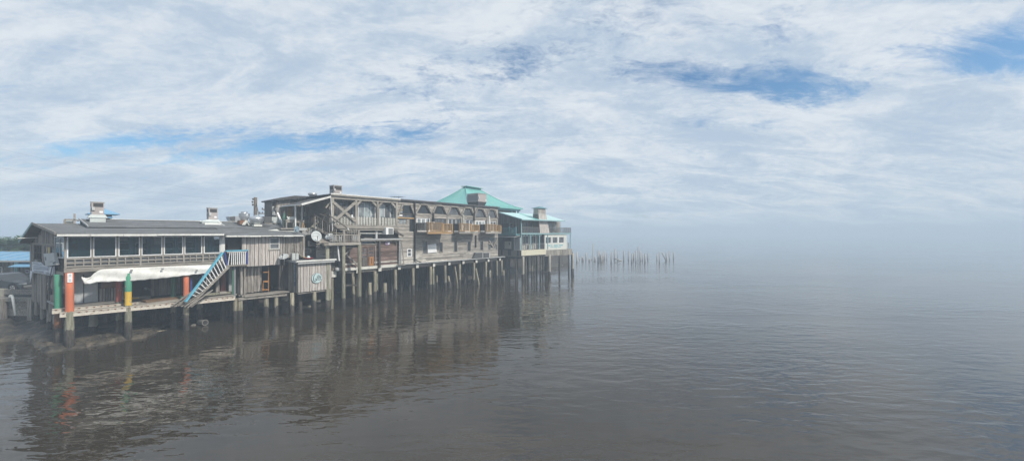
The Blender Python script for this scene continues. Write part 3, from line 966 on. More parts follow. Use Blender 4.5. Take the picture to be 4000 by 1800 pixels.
for (px, v, rad, mt) in ((365, 2.4, .2, 'concrete'), (604, 3.6, .2, 'pile_dark'), (634, 3.6, .21, 'pile_dark'), (780, 2.2, .17, 'pile'), (878, 3.2, .18, 'pile_dark'), (893, 3.4, .18, 'pile_dark'),
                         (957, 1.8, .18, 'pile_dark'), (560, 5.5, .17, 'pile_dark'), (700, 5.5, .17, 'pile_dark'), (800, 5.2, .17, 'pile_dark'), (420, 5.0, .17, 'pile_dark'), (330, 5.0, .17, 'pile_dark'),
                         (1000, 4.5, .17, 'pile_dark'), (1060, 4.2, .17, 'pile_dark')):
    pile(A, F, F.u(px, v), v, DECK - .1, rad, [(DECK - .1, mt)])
for (px, v, rad) in ((919, -.02, .14), (938, .06, .185), (1040, .1, .17), (1079, .05, .15), (1110, 1.0, .2), (1118, .9, .2)):
    pile(A, F, F.u(px, v), v, DECK - .3, rad, [(DECK - .3, 'pile')], n=8 if px != 938 else 4)
P(A, 'green_pipe', M['green_worn'], 'tube', [F.pt(909, 1158, .1), F.pt(909, 1060, .1), F.pt(912, 1046, .1)], .06)
P(A, 'grey_pipe', M['mid_grey'], 'box', F, F.u(913, 0), F.u(921, 0), .0, .12, DECK - .2, 4.4)

# --- middle section, upper wall of upright boards
mw0, mw1 = F.u(948, 0), F.u(1192, 0)
zmb, zmt = 4.33, 6.70
P(A, 'upper_backing', M['dark'], 'box', F, uE + .3, mw1, .3, .34, 4.6, 6.7)  # near-black sheet so the gaps between boards read as shade
wu0, wu1 = F.u(1053, 0), F.u(1091, 0)
wzb, wzt = F.z(1072, 972, 0), F.z(1072, 928.5, 0)
boards_v(A, F, mw0, wu0, zmb, zmt, 0, w=.27, th=.04, mat='wood_hut', ragged=.02)
boards_v(A, F, wu0, wu1, zmb, wzb - .05, 0, w=.27, th=.04, mat='wood_hut', ragged=.02)
boards_v(A, F, wu1, F.u(1095, 0), zmb, zmt, 0, w=.3, th=.04, mat='wood_hut')
boards_v(A, F, F.u(1095, 0), mw1, 4.85, zmt, 0.0, w=.22, th=.04, mat='wood_v')
window(A, F, wu0, wu1, wzb, wzt, -.02, fm='white_frame', gm='glass_grey', fw=.05, rails=(.47,))
P(A, 'window_sill', M['timber'], 'box', F, wu0 - .08, wu1 + .1, -.07, -.002, wzb - .09, wzb - .005)
P(A, 'corner_trim', M['timber_v'], 'box', F, mw0 - .06, mw0 + .04, -.02, .06, zmb - .02, zmt)
# recessed doorway at the landing
P(A, 'doorway', M['dark'], 'box', F, F.u(879, .8), F.u(893, .8), .8, .86, FLOOR - .2, 6.7)
P(A, 'door', M['pale_grey'], 'box', F, F.u(893, .8), F.u(946, .8), .78, .84, FLOOR - .2, 6.7)
P(A, 'door_trim', M['white'], 'box', F, F.u(945, .4), F.u(948, .4), .4, .5, FLOOR - .2, 6.7)
m_ = MB(); dc = F.pt(931, 957, .76)
m_.beam(dc - ALONG * .17, dc + ALONG * .17, .03, .06); m_.beam(dc - UPV * .2, dc + UPV * .2, .03, .06); m_.beam(dc - ALONG * .1 + UPV * .12, dc + ALONG * .1 + UPV * .12, .03, .04); m_.beam(dc - ALONG * .1 - UPV * .12, dc + ALONG * .1 - UPV * .12, .03, .04)
m_.build('door_emblem', M['print_dark'], A)
# lower wall and opening of the middle section
V3 = .9
boards_v(A, F, F.u(921, V3), F.u(1022, V3), DECK - .1, 4.4, V3, w=.24, th=.04, mat=lambda r: M[r.choice(['wood_v', 'wood_v', 'wood_dark', 'timber_v'])], ragged=.04)
P(A, 'stud', M['timber_v'], 'box', F, F.u(953, .2), F.u(959, .2), .2, .3, DECK - .1, 4.36)
P(A, 'stud', M['timber_v'], 'box', F, F.u(940, .2), F.u(947, .2), .2, .26, DECK - .1, 4.36)
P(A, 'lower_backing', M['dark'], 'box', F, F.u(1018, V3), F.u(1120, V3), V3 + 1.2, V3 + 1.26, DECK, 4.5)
boards_v(A, F, F.u(1088, .7), F.u(1128, .7), DECK - .1, 4.5, .7, w=.22, mat='wood_dark')
for k in range(5):
    P(A, 'walkway_plank', M['timber'], 'box', F, F.u(950, 0) + R.uniform(-.1, .1), F.u(1126, 0), -.25 + k * .24, -.02 + k * .24, 1.93, 2.0 + R.uniform(-.01, .015))
P(A, 'walkway_beam', M['timber'], 'beam', F.pt(930, 1168, -.1), F.pt(1120, 1150.5, -.1), .12, .17)
for px in (962, 1002, 1032, 1060, 1084, 1106):
    u = F.u(px, 0)
    P(A, 'walkway_block', M['timber_v'], 'box', F, u - .05, u + .05, -.16, 1.1, 1.76, 1.925)
P(A, 'back_wall', M['wood_dark'], 'box', F, .3, 14.2, 8.9, 9.0, -.3, 6.4)

# ================================================================== stairs, tarp, banner
ST = thing('wooden_staircase', 'crooked wooden stairs with sky blue handrail and white balusters', 'staircase', F.pt(740, 1195, -.3))
r0, r1 = F.pt(869, 986, -.25), F.pt(724, 1178, -.75)
s0, s1 = F.pt(893, 1041, -.25), F.pt(742, 1190, -.35)
P(ST, 'handrail', M['blue_rail'], 'beam', r0, r1, .17, .12)
P(ST, 'handrail_edge', M['white'], 'beam', r0 - OUT * .1 - UPV * .08, r1 - OUT * .1 - UPV * .08, .05, .07)
P(ST, 'stringer', M['timber'], 'beam', s0, s1, .08, .2)
s0b, s1b = s0 - OUT * .95, s1 - OUT * .95
P(ST, 'stringer', M['timber'], 'beam', s0b, s1b, .08, .2)
for k in range(11):
    t = (k + .5) / 11
    a, b_ = s0.lerp(s1, t) + UPV * .05, s0b.lerp(s1b, t) + UPV * .05
    P(ST, 'tread', M['wood_dark_h'], 'beam', a, b_, .24, .045)
for k in range(12):
    t = .05 + .80 * k / 11
    a = r0.lerp(r1, t)
    b_ = s0.lerp(s1, t * .93 + .03) + UPV * .08
    P(ST, 'baluster', M['white_clean'], 'beam', a - UPV * .05, b_ + OUT * .03, .055, .055)
for k in range(4):
    t = .3 + .3 * k / 3
    a = s0b.lerp(s1b, t)
    P(ST, 'baluster', M['white'], 'beam', a + UPV * 1.0, a + UPV * .1, .045, .045)
P(ST, 'back_handrail', M['deep_blue'], 'beam', s0b + UPV * 1.05, s0b.lerp(s1b, .75) + UPV * 1.0, .09, .07)
P(ST, 'newel', M['deep_blue'], 'beam', r0 + UPV * .02 + ALONG * .12, F.pt(886, 1041, -.2), .12, .12)
P(ST, 'newel', M['deep_blue'], 'beam', F.pt(746, 1085, .3), F.pt(747, 1140, .3), .12, .12)
for k in range(7):                                             # rotten boards heaped at the foot
    a = F.pt(668 + 13 * k, 1197 + R.uniform(-4, 8), -.35 - .05 * k)
    b_ = a + ALONG * R.uniform(.9, 1.6) + UPV * R.uniform(.7, 1.25) - OUT * R.uniform(-.1, .4)
    P(ST, 'broken_board', M['timber'], 'beam', a, b_, R.uniform(.12, .2), .045)
LA = F.u(884, -.1); LB = F.u(962, -.1)
P(ST, 'landing_floor', M['timber'], 'box', F, LA - .1, LB + .02, -.3, .75, 4.42, 4.53)
P(ST, 'landing_rail', M['blue_rail'], 'beam', F.W(LA - .1, -.2, 5.62), F.W(LB + .1, -.2, 5.62), .16, .09)
P(ST, 'landing_rail', M['white'], 'beam', F.W(LA, -.2, 5.53), F.W(LB, -.2, 5.53), .06, .09)
for k in range(9):
    u = LA + .08 + (LB - LA - .2) * (k if k == 0 else k + .7) / 8.7
    P(ST, 'landing_baluster', M['white_clean'], 'beam', F.W(u + (.12 if k == 0 else .03), -.2, 5.49), F.W(u, -.2, 4.50), .05, .05)
P(ST, 'landing_post', M['deep_blue'], 'box', F, LB - .01, LB + .1, -.16, -.06, 4.5, 5.57)

# tarp hung along the porch floor beam
mb = MB()
nu, nw = 90, 12
tpx = [318 + (828 - 318) * i / nu for i in range(nu + 1)]
def edge(px, pts):
    for (a, x), (b_, y) in zip(pts, pts[1:]):
        if a <= px <= b_: return x + (y - x) * (px - a) / (b_ - a)
    return pts[-1][1] if px > pts[-1][0] else pts[0][1]
topl = ((318, 1080), (336, 1086), (352, 1082), (368, 1067), (384, 1056), (400, 1051), (560, 1044), (760, 1036), (830, 1034))
botl = ((318, 1083), (330, 1110), (352, 1108), (375, 1101), (395, 1101), (534, 1095), (640, 1086), (760, 1071), (800, 1068), (830, 1062))
V = []
for i, px in enumerate(tpx):
    for j in range(nw + 1):
        t = j / nw
        py = edge(px, topl) + (edge(px, botl) - edge(px, topl)) * t
        u, z = F.uz(px, py, -.17)
        fold = .045 * math.sin((px - 318) * .16 + t * 5) * max(0, 1 - (px - 318) / 110)
        vv = -.17 + fold - .07 * math.sin(t * math.pi * .55) - .018 * math.sin(u * 9 + t * 3 + 1.3 * math.sin(u * 2.1)) * (.3 + t) - .016 * math.sin(u * 31 + t * 14) - .012 * math.sin(u * 47 - t * 11) - .03 * math.sin(u * 1.7 - t * 7)
        V.append(F.W(u, vv, z + .012 * math.sin(u * 11) * t))
mb.add(V, [(i * (nw + 1) + j, (i + 1) * (nw + 1) + j, (i + 1) * (nw + 1) + j + 1, i * (nw + 1) + j + 1) for i in range(nu) for j in range(nw)], r=.5)
o = tag(mb.build('tarp', M['tarp'], loc=F.pt(600, 1075, -.2), smooth=True), 'long wrinkled white tarp hung below the porch windows', 'tarp')
LOC[o.name] = Vector(o.location)
md = o.modifiers.new('thickness', 'SOLIDIFY'); md.thickness = .012
for (px, py) in ((514, 1056), (635, 1051), (769, 1056)):
    P(o, 'clip', M['mid_grey'], 'box', F, F.u(px, -.4) - .06, F.u(px, -.4) + .06, -.4, -.34, F.z(px, py, -.4) - .05, F.z(px, py, -.4) + .05)

# banner on the left end wall
BN = thing('banner', 'pale printed banner tied across the left end wall', 'banner', FL.W(6, .1, 4.3))
pb = ((124, 1021.5, 1066), (140, 1022.5, 1066.5), (160, 1025, 1070), (178, 1040, 1074), (200, 1041, 1075.5), (213, 1040, 1076))
V = []
for (px, a, b_) in pb:
    for j in range(5):
        V.append(FL.pt(px, a + (b_ - a) * j / 4, .12 + .02 * math.sin(px * .3 + j)))
mb = MB(); mb.add(V, [(i * 5 + j, i * 5 + j + 1, (i + 1) * 5 + j + 1, (i + 1) * 5 + j) for i in range(len(pb) - 1) for j in range(4)], r=.5)
cl_ = mb.build('cloth', M['banner'], BN, smooth=True)
md = cl_.modifiers.new('thickness', 'SOLIDIFY'); md.thickness = .01
def strip(px0, px1, a0, a1, h0, h1, mat, nm='print_line'):
    P(BN, nm, M[mat], 'prism', [FL.pt(px0, a0 + h0, .165), FL.pt(px1, a1 + h0, .165), FL.pt(px1, a1 + h1, .165), FL.pt(px0, a0 + h1, .165)], FL.W(0, .006, 0) - FL.W(0, 0, 0))
strip(127, 173, 1023.5, 1029.5, 0, .9, 'print_dark'); strip(126, 173, 1030.5, 1036, 0, 1.1, 'print_dark')
strip(128, 152, 1026, 1029, 0, 2.2, 'print'); strip(155, 171, 1029.5, 1031.5, 0, 2.0, 'print')
for k in range(3):
    strip(131, 186, 1037 + k * 4.6, 1043 + k * 4.9, 0, 2.6, 'print')
strip(126, 150, 1050, 1052, 0, .8, 'print'); strip(133, 168, 1055.5, 1059, 0, 5.0, 'print')
for k in range(3): strip(178, 190 + 2 * k, 1062 + 3 * k, 1063 + 3 * k, 0, 1.3, 'print_dark')
P(BN, 'strap', M['black'], 'prism', [FL.pt(203, 1040, .2), FL.pt(207, 1039, .2), FL.pt(199, 1075.5, .2), FL.pt(196, 1075.5, .2)], FL.W(0, .01, 0) - FL.W(0, 0, 0))
mb = MB(); mb.prism([FL.pt(119, 1058, .15), FL.pt(128, 1060, .15), FL.pt(124, 1080, .16), FL.pt(119, 1100, .16), FL.pt(116, 1075, .15)], FL.W(0, .012, 0) - FL.W(0, 0, 0))
mb.build('torn_end', M['banner'], BN)
pn = thing('metal_cabinet', 'battered beige metal cabinet hanging tilted above the banner', 'cabinet', FL.pt(195, 1015, .2))
pc = [FL.pt(169, 990.5, .18), FL.pt(208, 987, .18), FL.pt(219, 1034, .22), FL.pt(177, 1040, .22)]
P(pn, 'panel', M['ac_light'], 'prism', pc, FL.W(0, -.14, 0) - FL.W(0, 0, 0))
P(pn, 'slot', M['dark'], 'prism', [FL.pt(207, 1026, .235), FL.pt(216, 1021, .235), FL.pt(217, 1025, .235), FL.pt(208, 1031, .235)], FL.W(0, .01, 0) - FL.W(0, 0, 0))
P(pn, 'slot', M['mid_grey'], 'prism', [FL.pt(196, 1021, .215), FL.pt(206, 1020, .215), FL.pt(206, 1022, .215), FL.pt(196, 1023, .215)], FL.W(0, .01, 0) - FL.W(0, 0, 0))
P(pn, 'stain', M['mid_grey'], 'prism', [FL.pt(174, 1003, .2), FL.pt(179, 1003, .2), FL.pt(181, 1016, .21), FL.pt(176, 1017, .21)], FL.W(0, .004, 0) - FL.W(0, 0, 0))
hs = thing('hose_bundle', 'black hoses dangling in the gap of the left lower wall', 'hose', FL.W(1.6, .1, 3.2))
for k in range(3):
    P(hs, 'hose', M['cable'], 'tube', [FL.pt(202 - 2 * k, 1078, .12), FL.pt(196 - k, 1105, .15), FL.pt(192 + 2 * k, 1130, .14), FL.pt(198 + 2 * k, 1150, .12), FL.pt(200 + k, 1128, .12)], .025, smooth=True)

# festoon lights along the eave
fs = thing('string_light', 'string of small white bulbs under the long eave gutter', 'string lights', F.W(2, -.7, 6.75))
P(fs, 'wire', M['cable'], 'tube', [F.W(-.2 + k * .5, -.72, 6.79 - .02 * (k % 2)) for k in range(17)], .008, 5)
for k in range(13):
    c = F.W(.1 + k * .6, -.72, 6.745)
    P(fs, 'bulb', M['white_clean'], 'lathe', c, [(.006, .03), (.028, .01), (.03, -.015), (.008, -.04)], 8, smooth=True)


# ================================================================== rooftop units
def ac_unit(fr, v, pxl, pxc, pxr, ytop, ybot, basey, basel, baser, label, grille_h=.28, cab='ac', depth=None):
    """pxc..pxr is the front face, pxl..pxc the left side"""
    u0, u1 = fr.u(pxc, v), fr.u(pxr, v)
    zt, zb = fr.z(pxc, ytop, v), fr.z(pxc, ybot, v)
    dp = depth or (u1 - u0) * .95
    t = thing('rooftop_air_conditioner', label, 'air conditioner', fr.W((u0 + u1) / 2, v + dp / 2, fr.z(pxc, basey, v)), 'air conditioners on the roofs')
    P(t, 'cabinet', M[cab], 'box', fr, u0, u1, v, v + dp, zb, zt)
    P(t, 'lid', M['pale_grey'], 'box', fr, u0 - .03, u1 + .03, v - .03, v + dp + .03, zt + .002, zt + .05)
    gh = (zt - zb) * grille_h
    for k in range(7):
        z = zt - .07 - gh * k / 7
        P(t, 'louvre', M['grille'], 'box', fr, u0 + .1, u1 - .06, v - .02, v - .003, z - gh / 7 * .8, z)
        P(t, 'louvre', M['grille'], 'box', fr, u0 - .02, u0 - .003, v + .08, v + dp - .08, z - gh / 7 * .8, z)
    P(t, 'grille_back', M['dark'], 'box', fr, u0 + .09, u1 - .05, v - .004, v - .001, zt - .08 - gh, zt - .06)
    P(t, 'switch_box', M['ac_light'], 'box', fr, u0 + .02, u0 + .16, v - .1, v - .003, zb + (zt - zb) * .35, zb + (zt - zb) * .62)
    P(t, 'label_plate', M['white_clean'], 'box', fr, u1 - .24, u1 - .06, v - .012, v - .003, zb + (zt - zb) * .14, zb + (zt - zb) * .3)
    P(t, 'side_shade', M['mid_grey'], 'box', fr, u0 - .012, u0 - .003, v + .06, v + dp - .06, zb + .1, zt - .14 - gh)  # darker sheet paints the shade on the left face
    zbase = fr.z(pxc, basey, v)
    if basel:
        e0, e1 = fr.u(basel, v - .2), fr.u(baser, v - .2)
        zm = zbase + (zb - zbase) * .45
        P(t, 'curb', M['curb'], 'frustum', fr, (e0, e1, v - .25, v + dp + .3, zm), (u0 - .05, u1 + .05, v - .06, v + dp + .06, zb - .003))
        P(t, 'curb_base', M['curb'], 'box', fr, e0 + .1, e1 - .1, v - .2, v + dp + .2, zbase - .25, zm - .003)
    return t


ac_unit(F, 4.0, 340, 357, 407, 789.5, 837.5, 861, 343, 421, 'beige air conditioner on a flared curb at the left of the near roof')
ac_unit(F, 4.2, 794, 815, 850, 813, 857, 875, 783, 861, 'beige air conditioner near the middle of the near roof')
fl = MB(); fl.prism([F.W(F.u(800, 3.3), 3.3, 7.655), F.W(F.u(866, 3.3), 3.3, 7.655), F.W(F.u(866, 4.6), 4.6, 7.9), F.W(F.u(800, 4.6), 4.6, 7.9)], UPV * .02)
tag(fl.build('flashing_sheet', M['white'], loc=F.W(F.u(830, 3.5), 3.5, 7.66)), 'white flashing sheet under the middle air conditioner', 'flashing')
cd = MB(); cd.tube([F.pt(864, 874, 3.6), F.pt(880, 884, 3.0), F.pt(910, 893, 2.4), F.pt(965, 902.5, 1.3)], .05, 8)
tag(cd.build('roof_conduit', M['white'], loc=F.pt(910, 893, 2.4), smooth=True), 'white conduit running down the near roof from the middle air conditioner', 'conduit')

def fan(px, v, ybase, pts, mat, label, crown=None):
    u = F.u(px, v); d = F.W(u, v, 0).y; k = d / FPX
    c = F.W(u, v, F.z(px, ybase, v))
    t = thing('exhaust_fan', label, 'exhaust fan', c, 'exhaust fans on the roof')
    P(t, 'cowl', M[mat], 'lathe', c, [(w * k / 1.12, (ybase - y) * k) for (w, y) in pts], 22, smooth=True)
    return t, c, k


t, c, k = fan(954, 3.4, 875, ((14, 866), (14, 856), (19, 849), (20, 842), (20, 834.5), (20.4, 834), (12, 833.5), (12, 829), (13.5, 828.6), (13.3, 827.5)), 'galv', 'upright silver drum exhaust fan on a brown curb')
P(t, 'curb', M['rust'], 'box', F, F.u(937, 3.1), F.u(957, 3.1), 3.1, 3.8, F.z(945, 876, 3.1), F.z(945, 861, 3.1))
P(t, 'brace', M['off_white'], 'beam', F.pt(951, 879, 2.9), F.pt(962, 861, 3.1), .25, .05)
P(t, 'brace', M['off_white'], 'beam', F.pt(975, 880, 2.9), F.pt(964, 861, 3.1), .2, .05)
t, c, k = fan(1002, 2.8, 893, ((14, 876), (17, 873), (24, 867), (27, 859), (27, 858), (27.6, 857.5), (26, 850), (19, 846.5), (10, 845), (9, 841), (6, 840)), 'galv', 'squat silver mushroom exhaust fan on a pale curb')
P(t, 'curb', M['off_white'], 'box', F, F.u(992, 2.4), F.u(1024, 2.4), 2.4, 3.2, F.z(1002, 884, 2.4), F.z(1002, 877, 2.4))
P(t, 'curb_base', M['rust'], 'box', F, F.u(996, 2.5), F.u(1023, 2.5), 2.5, 3.1, F.z(1002, 896, 2.4) - .1, F.z(1002, 884, 2.4) - .003)
dk = thing('duct_hood', 'slanting grey metal duct hood beside the drum exhaust fan', 'duct', F.pt(920, 871, 5.5))
P(dk, 'hood', M['galv'], 'hexa', [F.pt(904, 871, 5.5), F.pt(938, 871, 5.5), F.W(F.u(938, 5.5), 6.4, F.z(938, 871, 5.5)), F.W(F.u(904, 5.5), 6.4, F.z(904, 871, 5.5)),
                              F.pt(894, 846, 5.5), F.pt(939, 843, 5.5), F.W(F.u(939, 5.5), 6.4, F.z(939, 843, 5.5)), F.W(F.u(894, 5.5), 6.4, F.z(894, 846, 5.5))])
P(dk, 'opening', M['dark_grey'], 'prism', [F.pt(905, 869, 5.48), F.pt(917, 869.5, 5.48), F.pt(919, 845, 5.48), F.pt(896, 847, 5.48)], OUT * .02)
cu_ = thing('condenser_unit', 'low grey condenser with dark grille near the utility poles', 'condenser', F.pt(1062, 871, 4.4))
P(cu_, 'cabinet', M['curb'], 'box', F, F.u(1062, 4.2), F.u(1094, 4.2), 4.2, 5.2, F.z(1062, 870, 4.2), F.z(1062, 847, 4.2))
P(cu_, 'coil', M['grille'], 'box', F, F.u(1033, 4.2), F.u(1061.5, 4.2), 4.24, 5.2, F.z(1062, 870, 4.2), F.z(1062, 846, 4.2))
P(cu_, 'skid', M['timber'], 'box', F, F.u(1034, 4.1), F.u(1092, 4.1), 4.1, 5.2, F.z(1062, 878, 4.2), F.z(1062, 870.5, 4.2))
for k in range(6):
    u = F.u(1034 + 4.6 * k, 4.2)
    P(cu_, 'coil_guard', M['mid_grey'], 'box', F, u, u + .03, 4.2, 4.235, F.z(1062, 869.5, 4.2), F.z(1062, 846.5, 4.2))
bx = thing('roof_frame', 'low open grey timber frame on the rear ridge of the near roof', 'frame', F.pt(275, 872, 5.2))
fr_ = dict()
for (a, b_) in (((251, 857.5), (296, 858.5)), ((251, 874), (300, 876)), ((252, 857), (252, 876)), ((291, 834), (291, 875)), ((297, 859), (308, 862))):
    P(bx, 'bar', M['timber'], 'beam', F.pt(a[0], a[1], 5.2), F.pt(b_[0], b_[1], 5.2), .1, .1)
P(bx, 'panel', M['off_white'], 'prism', [F.pt(256, 862, 5.4), F.pt(289, 862, 5.4), F.pt(289, 874, 5.4), F.pt(256, 874, 5.4)], -OUT * .03)

# small tower with a blue pyramid roof on the street side
TW = thing('blue_roofed_tower', 'small boarded tower with blue pyramid roof behind the left air conditioner', 'tower', F.W(2, 14, 2.3))
tv = 13.0
u0, u1 = F.u(372, tv), F.u(438, tv)
zt_ = F.z(438, 836, tv)
boards_v(TW, F, u0, u1, F.z(438, 856, tv) - .5, zt_, tv, w=.22, mat='wood_v')
P(TW, 'core', M['wood_dark'], 'box', F, u0 + .03, u1 - .03, tv + .05, tv + 2.0, 2.3, zt_)
ca = F.W((u0 + u1) / 2, tv + 1, F.z(400, 812, tv + 1))
e = .45
cs = [F.W(u0 - e, tv - e, zt_), F.W(u1 + e, tv - e, zt_), F.W(u1 + e, tv + 2 + e, zt_), F.W(u0 - e, tv + 2 + e, zt_)]
mb = MB()
for i in range(4): mb.prism([cs[i], cs[(i + 1) % 4], ca], UPV * -.06)
mb.build('roof', M['blue_roof'], TW)
P(TW, 'lower_roof', M['blue_roof'], 'prism', [F.W(u0, tv - .4, 8.35), F.W(F.u(440, tv - .4), tv - .4, 8.35), F.W(F.u(436, tv), tv + 2, 8.9), F.W(u0, tv + 2, 8.9)], UPV * -.08)

# ================================================================== utility poles and wires
up1 = thing('utility_pole', 'thick weathered utility pole behind the exhaust fans', 'utility pole', F.W(F.u(998, 10.8), 10.8, 2.3), 'utility poles on the street')
vv = 10.8
P(up1, 'pole', M['trunk'], 'tube', [F.W(F.u(998, vv), vv, 2.3), F.pt(998, 850, vv), F.pt(998, 771, vv)], [.19, .17, .15], 10, smooth=True)
for (y, dx) in ((778, -10), (789, -12), (800, -11)):
    P(up1, 'bracket', M['mid_grey'], 'beam', F.pt(997, y + 1, vv), F.pt(998 + dx, y, vv), .05, .05)
    P(up1, 'insulator', M['grille'], 'lathe', F.pt(998 + dx, y, vv), [(.03, -.1), (.08, -.05), (.05, 0), (.09, .05), (.04, .11)], 8, smooth=True)
P(up1, 'guy_wire', M['cable'], 'tube', [F.pt(1001, 795, vv), F.pt(1012, 842, vv - 3)], .03, 6)
up2 = thing('utility_pole', 'thinner utility pole with two crossarms left of the two-storey building', 'utility pole', F.W(F.u(1039, 24), 24, 2.3), 'utility poles on the street')
vv = 24
P(up2, 'pole', M['trunk'], 'tube', [F.W(F.u(1039, vv), vv, 2.3), F.pt(1039, 806, vv)], [.2, .17], 10, smooth=True)
for (y, a, b_) in ((818, 1023, 1064), (834, 1012, 1056)):
    P(up2, 'crossarm', M['trunk'], 'beam', F.pt(a, y, vv - .2), F.pt(b_, y, vv - .2), .12, .14)
    for t_ in (.04, .3, .75, .96):
        P(up2, 'insulator', M['grille'], 'lathe', F.pt(a + (b_ - a) * t_, y - 1.5, vv - .2), [(.03, 0), (.07, .05), (.05, .1), (.08, .14), (.03, .2)], 8, smooth=True)
for s_ in (-1, 1):
    P(up2, 'arm_brace', M['trunk'], 'beam', F.pt(1039, 827, vv - .2), F.pt(1039 + s_ * 11, 819, vv - .2), .06, .05)

def wire(name_label, a, b_, sag, rad=.003):
    pts = [a.lerp(b_, i / 14) - UPV * sag * 4 * (i / 14) * (1 - i / 14) for i in range(15)]
    mb = MB(); mb.tube(pts, rad, 5)
    tag(mb.build('power_line', M['cable'], loc=a), name_label, 'wire', 'overhead wires')
wire('topmost overhead wire running left from the thick utility pole', F.pt(990, 777, 10.8), Vector((-46, 26, 15.5)), .5)
wire('second overhead wire running left from the thick utility pole', F.pt(987, 789, 10.8), Vector((-46, 27, 13.6)), .6)
wire('third overhead wire running left from the thick utility pole', F.pt(988, 800, 10.8), Vector((-48, 30, 12.6)), .7)
wire('upper of the wires passing left of the near gable', FL.W(8.5, 6, 7.2), Vector((-60, 33, 8.2)), .15, .018)
wire('sagging service wire below the others left of the near gable', FL.W(9.4, .1, 6.2), Vector((-60, 36, 6.6)), .35, .022)
wire('lowest wire left of the near gable, just above the palms', FL.W(9.4, .15, 5.9), Vector((-62, 38, 6.0)), .05, .02)

# ================================================================== ladder
ld = thing('ladder', 'orange wooden ladder standing in the dark opening', 'ladder', F.pt(1038, 1136, .5))
for px in (1027, 1049):
    P(ld, 'rail', M['orange_wood'], 'beam', F.pt(px, 1136, .45), F.pt(px - (0 if px > 1040 else -1), 1042 if px > 1040 else 1100, .6), .06, .06)
for (y, h) in ((1063, .06), (1099, .14), (1131, .08)):
    P(ld, 'rung', M['orange_wood'], 'beam', F.pt(1028, y, .5), F.pt(1048, y - .5, .5), .05, h)

# ================================================================== hut with the round sign
HU = thing('wooden_hut', 'small boarded hut on piles with a flat roof and round hook sign', 'hut', F.W(14, 0, 0))
HV = -1.3
hu0, hu1 = F.u(1164, HV), F.u(1291, HV)
hz0, hz1 = 1.98, 4.42
boards_v(HU, F, hu0, hu1, hz0, hz1, HV, th=.05, w=.24, mat='wood_hut', ragged=.015)
FH = Frame(*F.W(hu0, HV, 0).xy, F.nx, F.ny)           # left wall of the hut (v < 0 is inside)
boards_v(HU, FH, .06, 2.0, hz0 - .05, hz1, 0.0, th=-.05, w=.2, mat='wood_v', ragged=.03)
P(HU, 'corner_post', M['timber_v'], 'box', F, hu1 - .02, hu1 + .1, HV + .05, HV + .16, hz0 - .1, hz1)
P(HU, 'core', M['wood_dark'], 'box', F, hu0 + .08, hu1 - .02, HV + .06, .6, hz0 + .02, hz1)
ru0, ru1 = F.u(1166, HV - .3) - .0, F.u(1313, HV - .3)
ru0 = hu0 - .22
P(HU, 'roof', M['felt'], 'box', F, ru0, ru1, HV - .3, .75, 4.52, 4.66)
P(HU, 'fascia', M['white'], 'box', F, ru0 - .02, ru1 + .02, HV - .345, HV - .303, 4.55, 4.68)
P(HU, 'fascia_lower', M['pale_grey'], 'box', F, ru0 + .1, ru1 - .1, HV - .28, HV - .2, 4.38, 4.54)
P(HU, 'side_fascia', M['pale_grey'], 'box', F, ru0 - .06, ru0 - .003, HV - .3, .75, 4.5, 4.67)
bb_u = F.u(1147, HV)
mb = MB(); mb.box(FH, .42, .62, .01, .04, 2.5, 4.35); bl_ = mb.build('blue_board', M['blue_board'], HU)
for k in range(9):
    z = 4.2 - k * .16
    P(HU, 'painted_letter', M['sign_blue'], 'box', FH, .46, .58, .042, .046, z - .045, z + (.012 if k % 2 else .03))
for (px, v, secs) in ((1141, -.9, 'pile'), (1173, -.2, 'pile_dark'), (1228, -1.05, 'pile'), (1286, -1.15, 'pile_green')):
    pile(HU, F, F.u(px, v), v, hz0 - .02, .15, [(hz0 - .02, secs)])
for v in (-1.1, .2):
    P(HU, 'floor_beam', M['timber'], 'box', F, hu0 + .05, hu1 - .05, v - .08, v + .08, hz0 - .16, hz0 - .01)
sg = thing('round_sign', 'round pale blue sign with dark fish hook and lettering on the hut front', 'sign', F.pt(1237, 1085, HV - .06))
sc_ = F.pt(1237.5, 1085.5, HV - .06)
rad = 0.455
def disc(c, r_, th, nrm, mat, parent, nm, n=40):
    right = ALONG; mb = MB()
    pts = [c + (right * math.cos(2 * math.pi * k / n) + UPV * math.sin(2 * math.pi * k / n)) * r_ for k in range(n)]
    mb.prism(pts, Vector(nrm) * th)
    return mb.build(nm, M[mat], parent)
disc(sc_ - OUT * .02, rad, .03, OUT, 'mid_grey', sg, 'backing')
disc(sc_ + OUT * .012, rad * .955, .015, OUT, 'sign_blue', sg, 'face')
def sp_(x, y): return sc_ + ALONG * (x * rad) + UPV * (y * rad) + OUT * .04
hk = [(-.22, .86), (-.38, .74), (-.56, .46), (-.66, .1), (-.66, -.3), (-.56, -.5), (-.36, -.58), (-.18, -.5), (-.1, -.32), (-.18, -.12)]
P(sg, 'hook', M['print_dark'], 'tube', [sp_(x, y) for x, y in hk], [.012, .02, .024, .026, .026, .026, .024, .02, .016, .006], 6)
P(sg, 'hook_barb', M['print_dark'], 'prism', [sp_(-.34, -.22), sp_(-.1, -.32), sp_(-.18, -.02)], OUT * .01)
text(sg, 'the', .20, sp_(.40, .42), ALONG + UPV * -.12, UPV + ALONG * .12, 'print_dark')
text(sg, 'Rusty', .25, sp_(.40, .12), ALONG, UPV, 'print_dark', squeeze=.72)
text(sg, 'Hook', .22, sp_(.38, -.28), ALONG, UPV, 'print_dark', squeeze=.85)
